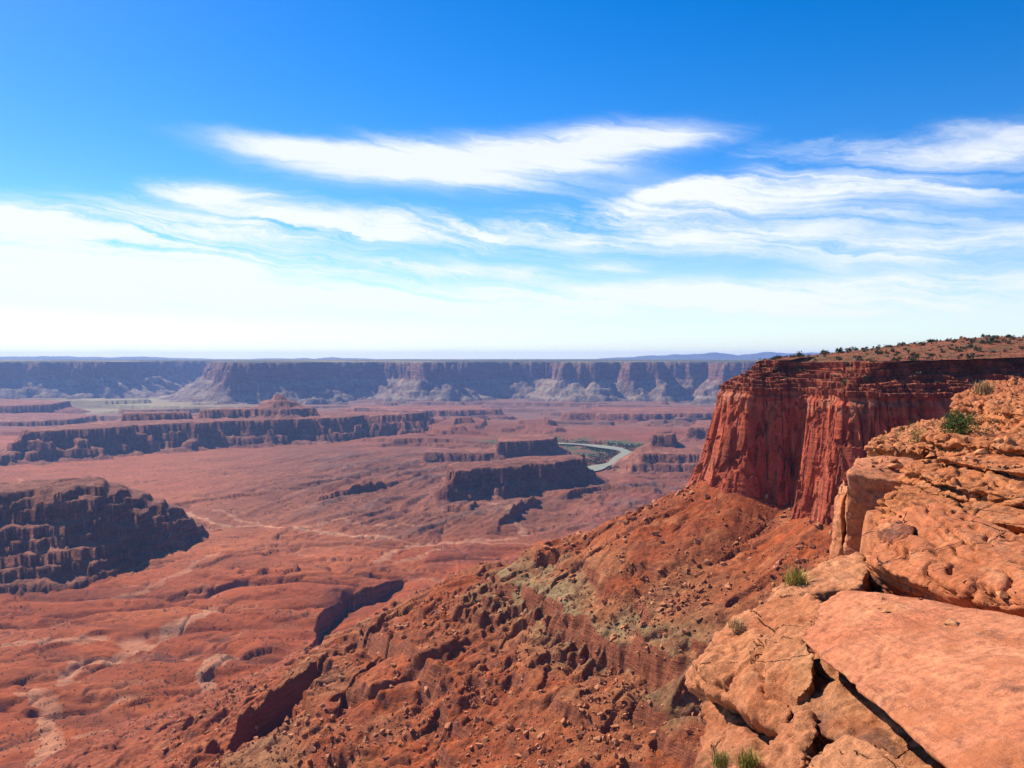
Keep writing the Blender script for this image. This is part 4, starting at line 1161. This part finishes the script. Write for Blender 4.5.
tag(obj('rim_bedrock', mesh_np('rim_bedrock', gv, grid_faces(*GX.shape), M_NEAR, True, gc.reshape(-1, 3))), 'broken reddish bedrock between the near rim blocks', 'bedrock', None, 'structure')

# ------------------------------------------------------------------ loose rock, plants (placed by looking down at the finished ground)
bpy.context.view_layer.update()
DG = bpy.context.evaluated_depsgraph_get()


def drop(x, y, z=60.0):
    h, loc, nor, _, ob, _ = S.ray_cast(DG, (x, y, z), (0, 0, -1))
    return (loc, nor, ob.name) if h else (None, None, None)


def look(px, py):
    d = Vector(((px - 512) / F, 1.0, -(py - HZ) / F)).normalized()
    h, loc, nor, _, ob, _ = S.ray_cast(DG, (0, 0, 0), d)
    return (loc, nor, ob.name) if h else (None, None, None)


def stone_arrays(seed, n=14, flat=0.7, sub=0):
    r = np.random.default_rng(seed)
    p = r.normal(size=(n, 3)); p /= np.linalg.norm(p, axis=1)[:, None]
    p *= r.uniform(0.75, 1.0, (n, 1)) * np.array([1.0, r.uniform(0.6, 0.95), flat * r.uniform(0.7, 1.1)]) * 0.5
    bm = bmesh.new()
    for q in p: bm.verts.new(q)
    rr = bmesh.ops.convex_hull(bm, input=bm.verts)
    bad_ = [g for g in set(rr['geom_interior'] + rr['geom_unused']) if isinstance(g, bmesh.types.BMVert)]
    bmesh.ops.delete(bm, geom=bad_, context='VERTS')
    if sub:
        bmesh.ops.bevel(bm, geom=bm.edges[:], offset=0.035, segments=2, affect='EDGES', clamp_overlap=True)
    bmesh.ops.triangulate(bm, faces=bm.faces[:])
    bm.verts.ensure_lookup_table()
    V = np.array([v.co[:] for v in bm.verts], np.float32)
    Fc_ = np.array([[v.index for v in f.verts] for f in bm.faces], np.int32)
    bm.free()
    if sub:
        V = V * (1 + 0.10 * fb3(V[:, 0] * 4 + seed, V[:, 1] * 4, V[:, 2] * 4, 3, seed))[:, None]
    return V, Fc_


def stone_mat(name, a, b_c, fine):
    m, N, b = mat_new(name)
    oi = N.n('ShaderNodeObjectInfo')
    pos = N.n('ShaderNodeNewGeometry').outputs['Position']
    n = N.noise(pos, 1.0 / fine, 6.0, 0.7)
    big_ = N.noise(pos, 0.05 / fine, 3.0, 0.6)
    c = N.mix(N.ss(N.m('ADD', big_, N.m('MULTIPLY', N.m('SUBTRACT', oi.outputs['Random'], 0.5), 0.35)), 0.35, 0.65), a, b_c)
    k = N.ss(n, 0.3, 0.7, 0.7, 1.25, False)
    N.t.links.new(N.mix(1.0, c, N.xyz(k, k, k), 'MULTIPLY'), b.inputs['Base Color'])
    bump(N, b, n, 1.0, 0.25 * fine)
    return m


M_BOULDER = stone_mat("talus_boulder", (0.22, 0.062, 0.03), (0.44, 0.18, 0.085), 1.2)
M_RUBBLE = stone_mat("rim_rubble", (0.46, 0.175, 0.07), (0.52, 0.23, 0.105), 0.25)
R5 = np.random.default_rng(55)
B_ARR = [stone_arrays(s, 14, 0.75, 1) for s in range(8)]
B_MESH = [mesh_np('boulder', V, f, M_BOULDER, False) for V, f in B_ARR]
S_ARR = [stone_arrays(30 + s, 9, 0.7, 0) for s in range(8)]


def rot_np(r, n):
    a = r.uniform(0, 2 * np.pi, n); t = r.normal(0, 0.35, n); u = r.normal(0, 0.35, n)
    ca, sa, ct, st, cu, su = np.cos(a), np.sin(a), np.cos(t), np.sin(t), np.cos(u), np.sin(u)
    Rz = np.zeros((n, 3, 3)); Rz[:, 0, 0] = ca; Rz[:, 0, 1] = -sa; Rz[:, 1, 0] = sa; Rz[:, 1, 1] = ca; Rz[:, 2, 2] = 1
    Rx = np.zeros((n, 3, 3)); Rx[:, 0, 0] = 1; Rx[:, 1, 1] = ct; Rx[:, 1, 2] = -st; Rx[:, 2, 1] = st; Rx[:, 2, 2] = ct
    Ry = np.zeros((n, 3, 3)); Ry[:, 0, 0] = cu; Ry[:, 0, 2] = su; Ry[:, 2, 0] = -su; Ry[:, 2, 2] = cu; Ry[:, 1, 1] = 1
    return Rz @ Rx @ Ry


# --- candidates on the talus: more where the beds break up and in fan-like streams
def height_at(x, y):
    a = x / y
    ia = np.clip(np.interp(a, a_cols, np.arange(NC)), 0, NC - 1.001); idd = np.clip(np.interp(y, d_rows, np.arange(NR)), 0, NR - 1.001)
    i0 = ia.astype(int); j0 = idd.astype(int); fa = ia - i0; fd = idd - j0
    g = lambda M: (M[j0, i0] * (1 - fa) + M[j0, i0 + 1] * fa) * (1 - fd) + (M[j0 + 1, i0] * (1 - fa) + M[j0 + 1, i0 + 1] * fa) * fd
    return g(Z), ID[np.round(idd).astype(int), np.round(ia).astype(int)], g(tal_s)


def talus_points(n, dmin, dmax, seed):
    r = np.random.default_rng(seed)
    # even in picture area rather than ground area
    aa = r.uniform(-0.42, 0.40, n * 8); dd = 1.0 / r.uniform(1 / dmax, 1 / dmin, n * 8)
    x = aa * dd; y = dd
    z, idn, s = height_at(x, y)
    den = sstep(fb2(x / 55, y / 55, 4, 1201), -0.25, 0.35) * (0.35 + 0.65 * sstep(z, -400, -300)) + 0.15
    ok = (idn == TALUS) & (s > 3) & (r.random(len(x)) < den)
    return np.stack([x, y, z], 1)[ok][:n]


bp_ = talus_points(290, 290, 1050, 3)
bp_ = bp_[R5.permutation(len(bp_))][:270]
for i, p in enumerate(bp_):
    sz = np.clip(1.7 + R5.pareto(2.6) * 1.5, 1.7, 7.5) * (0.75 + p[1] / 1100)
    k = i % 8
    o = bpy.data.objects.new('boulder', B_MESH[k]); COL.objects.link(o)
    o.location = (p[0], p[1], p[2] + 0.16 * sz)
    o.rotation_euler = (R5.normal(0, .3), R5.normal(0, .3), R5.uniform(0, 6.28))
    o.scale = (sz, sz * R5.uniform(.8, 1.1), sz * R5.uniform(.75, 1.05))
    tag(o, 'angular red boulder lying on the rubble slope under the cliff', 'boulder', 'boulders on the rubble slope')


def stuff_rocks(name, label, cat, pts, sizes, mat, arrs, sink=0.12, seed=1):
    r = np.random.default_rng(seed)
    Vs, Fs, o_ = [], [], 0
    kk_ = r.integers(0, len(arrs), len(pts))
    for k, (V, f) in enumerate(arrs):
        m = np.where(kk_ == k)[0]
        if len(m) == 0: continue
        Rm = rot_np(r, len(m))
        vv = np.einsum('nij,vj->nvi', Rm, V) * (sizes[m][:, None, None] * r.uniform(.75, 1.15, (len(m), 1, 3))) + pts[m][:, None, :]
        vv[:, :, 2] += (sizes[m] * sink)[:, None]
        ff = f[None] + (np.arange(len(m)) * len(V))[:, None, None] + o_
        Vs.append(vv.reshape(-1, 3)); Fs.append(ff.reshape(-1, 3)); o_ += len(m) * len(V)
    o = obj(name, mesh_np(name, np.concatenate(Vs), np.concatenate(Fs), mat, False))
    return tag(o, label, cat, None, 'stuff')


sp_ = talus_points(46000, 270, 1150, 9)
stuff_rocks('scree', 'loose broken stones strewn over the rubble slope', 'scree', sp_, np.clip(0.5 + R5.pareto(1.8, len(sp_)) * 0.5, 0.5, 5.0) * (0.7 + sp_[:, 1] / 800), M_BOULDER, S_ARR)


# --- plants
def leaf_mat(name, a, b_c, trans=0.25):
    m, N, b = mat_new(name)
    pos = N.n('ShaderNodeNewGeometry').outputs['Position']
    oi = N.n('ShaderNodeObjectInfo')
    n = N.noise(pos, 3.0, 3.0, 0.6)
    N.t.links.new(N.mix(N.ss(N.m('ADD', n, N.m('MULTIPLY', N.m('SUBTRACT', oi.outputs['Random'], 0.5), 0.3)), 0.35, 0.65), a, b_c), b.inputs['Base Color'])
    b.inputs['Roughness'].default_value = 0.7
    return m


M_GREEN = leaf_mat("bush_leaves", (0.06, 0.10, 0.022), (0.15, 0.175, 0.045))
M_YELLOW = leaf_mat("tuft_blades", (0.22, 0.20, 0.05), (0.33, 0.27, 0.09))
M_LIME = leaf_mat("fresh_tuft_blades", (0.20, 0.19, 0.035), (0.36, 0.30, 0.075))
M_DRY = leaf_mat("dry_grass_blades", (0.36, 0.22, 0.10), (0.46, 0.32, 0.16))
M_DARK = leaf_mat("juniper_leaves", (0.030, 0.042, 0.018), (0.075, 0.085, 0.035))
M_SAGE = leaf_mat("sage_leaves", (0.10, 0.095, 0.05), (0.17, 0.14, 0.075))
M_SCRUB = leaf_mat("scrub_leaves", (0.085, 0.055, 0.028), (0.14, 0.085, 0.045))
M_TWIG, N_, b_ = mat_new("twigs")
b_.inputs['Base Color'].default_value = (0.12, 0.075, 0.045, 1)


def leafy_arrays(seed, n, rad, ht, leaf, lumps=9):
    """leaf quads gathered in clumps through an uneven dome"""
    r = np.random.default_rng(seed)
    cc_ = r.normal(0, 0.42, (lumps, 3)); cc_[:, 2] = np.abs(cc_[:, 2]) * 0.9 + 0.15
    cr = r.uniform(0.22, 0.45, lumps)
    k = r.integers(0, lumps, n)
    d = r.normal(size=(n, 3)); d /= np.linalg.norm(d, axis=1)[:, None]
    p = cc_[k] + d * (cr[k] * r.uniform(0.3, 1.0, n) ** 0.5)[:, None]
    p[:, 2] = np.abs(p[:, 2])
    p *= (rad, rad, ht)
    t = r.normal(size=(n, 3)); t /= np.linalg.norm(t, axis=1)[:, None]
    b = np.cross(t, r.normal(size=(n, 3))); b /= np.linalg.norm(b, axis=1)[:, None]
    s = leaf * r.uniform(0.6, 1.4, n)[:, None]
    q = np.stack([p - t * s, p - b * s * 0.45, p + t * s, p + b * s * 0.45], 1)
    return q.reshape(-1, 3), np.arange(n * 4).reshape(-1, 4)


def blades_arrays(seed, n, rad, ht, w, lean=0.6):
    r = np.random.default_rng(seed)
    az_ = r.uniform(0, 2 * np.pi, n); ln = np.abs(r.normal(0, lean, n)); h = ht * r.uniform(0.5, 1.0, n)
    base = np.stack([r.normal(0, rad * 0.3, n), r.normal(0, rad * 0.3, n), np.zeros(n)], 1)
    dirs = np.stack([np.cos(az_) * np.sin(ln), np.sin(az_) * np.sin(ln), np.cos(ln)], 1)
    side = np.stack([-np.sin(az_), np.cos(az_), np.zeros(n)], 1) * w
    mid_ = base + dirs * (h * 0.55)[:, None]; tip = base + dirs * h[:, None] + np.stack([np.cos(az_), np.sin(az_), -0.6 * np.ones(n)], 1) * (h * 0.14)[:, None]
    V = np.stack([base - side, base + side, mid_ + side * .8, mid_ - side * .8, tip], 1).reshape(-1, 3)
    i = np.arange(n)[:, None] * 5
    T_ = np.concatenate([i + [0, 1, 2], i + [0, 2, 3], i + [3, 2, 4]], 0)
    return V, T_


def stems_arrays(seed, n, rad, ht, w):
    r = np.random.default_rng(seed)
    Vs, Fs = [], []
    for j in range(n):
        a = r.uniform(0, 6.28); l = r.uniform(0.2, 0.9)
        pts = [np.array([0, 0, -0.05 * ht])]
        for t in (0.35, 0.7, 1.0):
            pts.append(np.array([math.cos(a) * l * rad * t, math.sin(a) * l * rad * t, ht * 0.8 * t * (1.1 - 0.4 * l)]) + r.normal(0, 0.05 * rad, 3))
        o_ = len(Vs)
        for t, p in enumerate(pts):
            ww = w * (1 - 0.25 * t)
            for q in range(3): Vs.append(p + np.array([math.cos(q * 2.1), math.sin(q * 2.1), 0]) * ww)
        for t in range(3):
            for q in range(3): Fs.append([o_ + t * 3 + q, o_ + t * 3 + (q + 1) % 3, o_ + t * 3 + 3 + (q + 1) % 3, o_ + t * 3 + 3 + q])
    return np.array(Vs), np.array(Fs)


def plant(name, label, cat, loc, parts):
    e = bpy.data.objects.new(name, None); COL.objects.link(e); e.location = loc
    e.empty_display_size = 0.2
    for pn, (V, f), mt in parts:
        obj(pn, mesh_np(pn, V, f, mt, False), e)
    return tag(e, label, cat)


def at(px, py, dn=0.0):
    l, n, nm = look(px, py)
    return (l.x, l.y, l.z - dn)


def scale_at(l, px):      # metres covered by px picture pixels at that distance
    return px / F * l[1]


l = at(960, 433); w = scale_at(l, 17)
plant('green_bush', 'round dark green bush on the rim ledge', 'bush', l, [('foliage', leafy_arrays(1, 3200, w * 1.15, w * 1.75, w * 0.055, 22), M_GREEN), ('stem', stems_arrays(1, 11, w * 0.9, w * 1.5, w * 0.03), M_TWIG)])
l = at(918, 443); w = scale_at(l, 12)
plant('yellow_shrub', 'yellowish shrub on the rubbly ledge left of the green bush', 'shrub', l, [('foliage', leafy_arrays(2, 900, w * 1.1, w * 1.5, w * 0.06, 12), M_YELLOW), ('stem', stems_arrays(2, 7, w * 0.7, w * 0.9, w * 0.03), M_TWIG)])
l = at(797, 585); w = scale_at(l, 15)
plant('grass_tuft', 'yellow-green tuft growing on the rounded knob of rock', 'grass tuft', l, [('blade', blades_arrays(3, 260, w * 1.0, w * 1.6, w * 0.022, 0.6), M_LIME)])
l = at(736, 628); w = scale_at(l, 14)
plant('dry_tuft', 'small dry tuft on the left tip of the outcrop', 'grass tuft', l, [('blade', blades_arrays(4, 160, w, w * 1.0, w * 0.02, 0.7), M_DRY)])
l = at(721, 764); w = scale_at(l, 15)
plant('grass_tuft', 'greenish-yellow tuft at the bottom edge in front of the stained block', 'grass tuft', (l[0], l[1] - 0.05, l[2] - 0.02), [('blade', blades_arrays(5, 220, w, w * 1.5, w * 0.02, 0.6), M_YELLOW)])
l = at(748, 766); w = scale_at(l, 15)
plant('grass_tuft', 'lime tuft at the bottom edge, right of its yellower neighbour', 'grass tuft', (l[0], l[1] - 0.05, l[2] - 0.02), [('blade', blades_arrays(6, 260, w, w * 1.7, w * 0.02, 0.6), M_LIME)])
l = at(984, 394); w = scale_at(l, 12)
plant('dry_tuft', 'tall dry straw-coloured grass on the farther ledge under the hill', 'grass tuft', l, [('blade', blades_arrays(7, 260, w, w * 1.5, w * 0.03, 0.5), M_DRY)])
l = at(1000, 424); w = scale_at(l, 7)
plant('sage_clump', 'small grey-green clump on the rubble right of the green bush', 'shrub', l, [('foliage', leafy_arrays(8, 260, w, w * 0.8, w * 0.1, 6), M_SAGE), ('stem', stems_arrays(8, 5, w * .6, w * .7, w * .03), M_TWIG)])

# loose stones on the near rim
R_MESH = [mesh_np('loose_stone', *stone_arrays(60 + s, 13, 0.55, 1), M_RUBBLE, False) for s in range(7)]
cnt = 0
for i in range(900):
    if cnt >= 150: break
    px = R5.uniform(862, 1023); py = R5.uniform(384, 500) if i % 4 else R5.uniform(500, 640)
    l, n, nm = look(px, py)
    if l is None or l.y > 60 or n.z < 0.55: continue
    if py > 470 and R5.random() < 0.8: continue
    sz = float(np.clip(0.14 + R5.pareto(2.2) * 0.14, 0.12, 0.75)) * (0.8 if py < 470 else 0.4)
    o = bpy.data.objects.new('loose_stone', R_MESH[i % 7]); COL.objects.link(o)
    o.location = (l.x, l.y, l.z + 0.12 * sz)
    o.rotation_euler = (R5.normal(0, .2), R5.normal(0, .2), R5.uniform(0, 6.28))
    o.scale = (sz * 1.3, sz, sz)
    tag(o, 'loose orange stone lying on the near rim ledges', 'stone', 'loose stones on the near rim')
    cnt += 1

# --- shrubs and fallen blocks along the rim of the red cliff
J_MESH = [mesh_np('rim_shrub', *leafy_arrays(40 + s, 170, 1.0, 1.1, 0.17, 8), M_DARK if s < 4 else M_SAGE, False) for s in range(6)]
cnt = 0
for i in range(2600):
    if cnt >= 285: break
    px = R5.uniform(742, 1024)
    a = (px - 512) / F
    y = R5.uniform(425, 640); x = a * y
    l, n, nm = drop(x, y, 80)
    if l is None or not nm.startswith('cliff') or l.z < -16 or n.z < 0.6: continue
    if l.z < -4 and R5.random() < 0.35: continue
    k = R5.integers(0, 6)
    o = bpy.data.objects.new('rim_shrub', J_MESH[k]); COL.objects.link(o)
    o.location = (l.x, l.y, l.z - 0.1); sz = float(np.clip(R5.lognormal(0.55, 0.4), 0.8, 3.4)) * (1.0 if k < 4 else 0.8)
    o.scale = (sz, sz, sz * R5.uniform(.75, 1.15)); o.rotation_euler = (0, 0, R5.uniform(0, 6.28))
    tag(o, 'small dark desert shrub on the flat top of the red cliff', 'shrub', 'shrubs along the cliff top')
    cnt += 1
pts, szs = [], []
for i in range(5200):
    px = R5.uniform(735, 1024); a = (px - 512) / F
    y = R5.uniform(418, 640) if i % 3 else R5.uniform(425, 480); x = a * y
    l, n, nm = drop(x, y, 80)
    if l is None or not nm.startswith('cliff') or n.z < 0.4: continue
    if l.z > -2.5 and R5.random() < 0.6: continue
    pts.append((l.x, l.y, l.z)); szs.append(np.clip(0.7 + R5.pareto(2.3) * 0.8, 0.6, 4.0))
stuff_rocks('rubble', 'fallen blocks scattered over the ledges of the red cliff top', 'rubble', np.array(pts), np.array(szs), M_BOULDER, S_ARR, 0.1, 4)

# --- dry scrub dotting the valley floor
n = 13000
r_ = np.random.default_rng(77)
aa = r_.uniform(-0.64, 0.25, n); dd = 1.0 / r_.uniform(1 / 3600, 1 / 800, n)
x = aa * dd; y = dd; z, idn, s = height_at(x, y)
ok = (idn <= 1) & (r_.random(n) < sstep(fb2(x / 130, y / 130, 3, 1301), -0.2, 0.3) + 0.15)
x, y, z = x[ok], y[ok], z[ok]
qv, qf = leafy_arrays(90, 9, 1.0, 0.8, 0.75, 3)
sz = r_.uniform(0.6, 1.5, len(x)) * (0.8 + y / 3500)
vv = (qv[None] * sz[:, None, None] + np.stack([x, y, z], 1)[:, None, :]).reshape(-1, 3)
ff = (qf[None] + (np.arange(len(x)) * len(qv))[:, None, None]).reshape(-1, 4)
tag(obj('desert_scrub', mesh_np('desert_scrub', vv, ff, M_SCRUB, False)), 'tiny grey-brown scrub dotted over the valley floor', 'scrub', None, 'stuff')

# --- trees and willow thickets on the river banks
n = 2600
t = r_.uniform(0.05, 0.97, n) * (len(cl) - 1)
ci = np.clip(t.astype(int), 0, len(cl) - 2)
sd2 = r_.choice([-1, 1], n) * (wv_[ci] + 12 + np.abs(r_.normal(0, 55, n)))
bx_ = cl[ci] + nn[ci] * sd2[:, None]
x, y = bx_[:, 0], bx_[:, 1]
z, idn, s = height_at(x, y)
ok = (idn == FLOOR) & (z < -425) & (fb2(x / 140, y / 140, 3, 1401) > -0.15)
x, y, z = x[ok], y[ok], z[ok]
qv, qf = leafy_arrays(91, 12, 1.0, 0.9, 0.7, 4)
sz = r_.uniform(2.5, 6.0, len(x))
vv = (qv[None] * sz[:, None, None] + np.stack([x, y, z], 1)[:, None, :]).reshape(-1, 3)
ff = (qf[None] + (np.arange(len(x)) * len(qv))[:, None, None]).reshape(-1, 4)
tag(obj('riverside_thicket', mesh_np('riverside_thicket', vv, ff, M_GREEN, False)), 'green thicket lining the banks of the river bend', 'thicket', None, 'stuff')

# ------------------------------------------------------------------ the air
M_HAZE = bpy.data.materials.new("haze")
M_HAZE.use_nodes = True
M_HAZE.node_tree.nodes.clear()
H_ = NT(M_HAZE.node_tree)
pv = H_.n('ShaderNodeVolumePrincipled')
pv.inputs['Color'].default_value = (0.32, 0.49, 1.0, 1)
pv.inputs['Density'].default_value = 3.2e-5
pv.inputs['Anisotropy'].default_value = 0.2
ho = H_.n('ShaderNodeOutputMaterial')
M_HAZE.node_tree.links.new(pv.outputs[0], ho.inputs['Volume'])
zt = max(float((o.matrix_world @ Vector(c)).z) for o in S.objects if o.type == 'MESH' for c in o.bound_box) + 6
zl = min(float((o.matrix_world @ Vector(c)).z) for o in S.objects if o.type == 'MESH' for c in o.bound_box) - 1
hx0, hx1, hy0, hy1 = -34000, 34000, -1200, 27500
hv = np.array([(x, y, z) for z in (zl, zt) for y in (hy0, hy1) for x in (hx0, hx1)], np.float32)
hf = np.array([(0, 2, 3, 1), (4, 5, 7, 6), (0, 1, 5, 4), (2, 6, 7, 3), (0, 4, 6, 2), (1, 3, 7, 5)])
tag(obj('haze', mesh_np('haze', hv, hf, M_HAZE, False)), 'thin blue haze filling the canyon air', 'haze', None, 'stuff')
print("haze z", zl, zt)
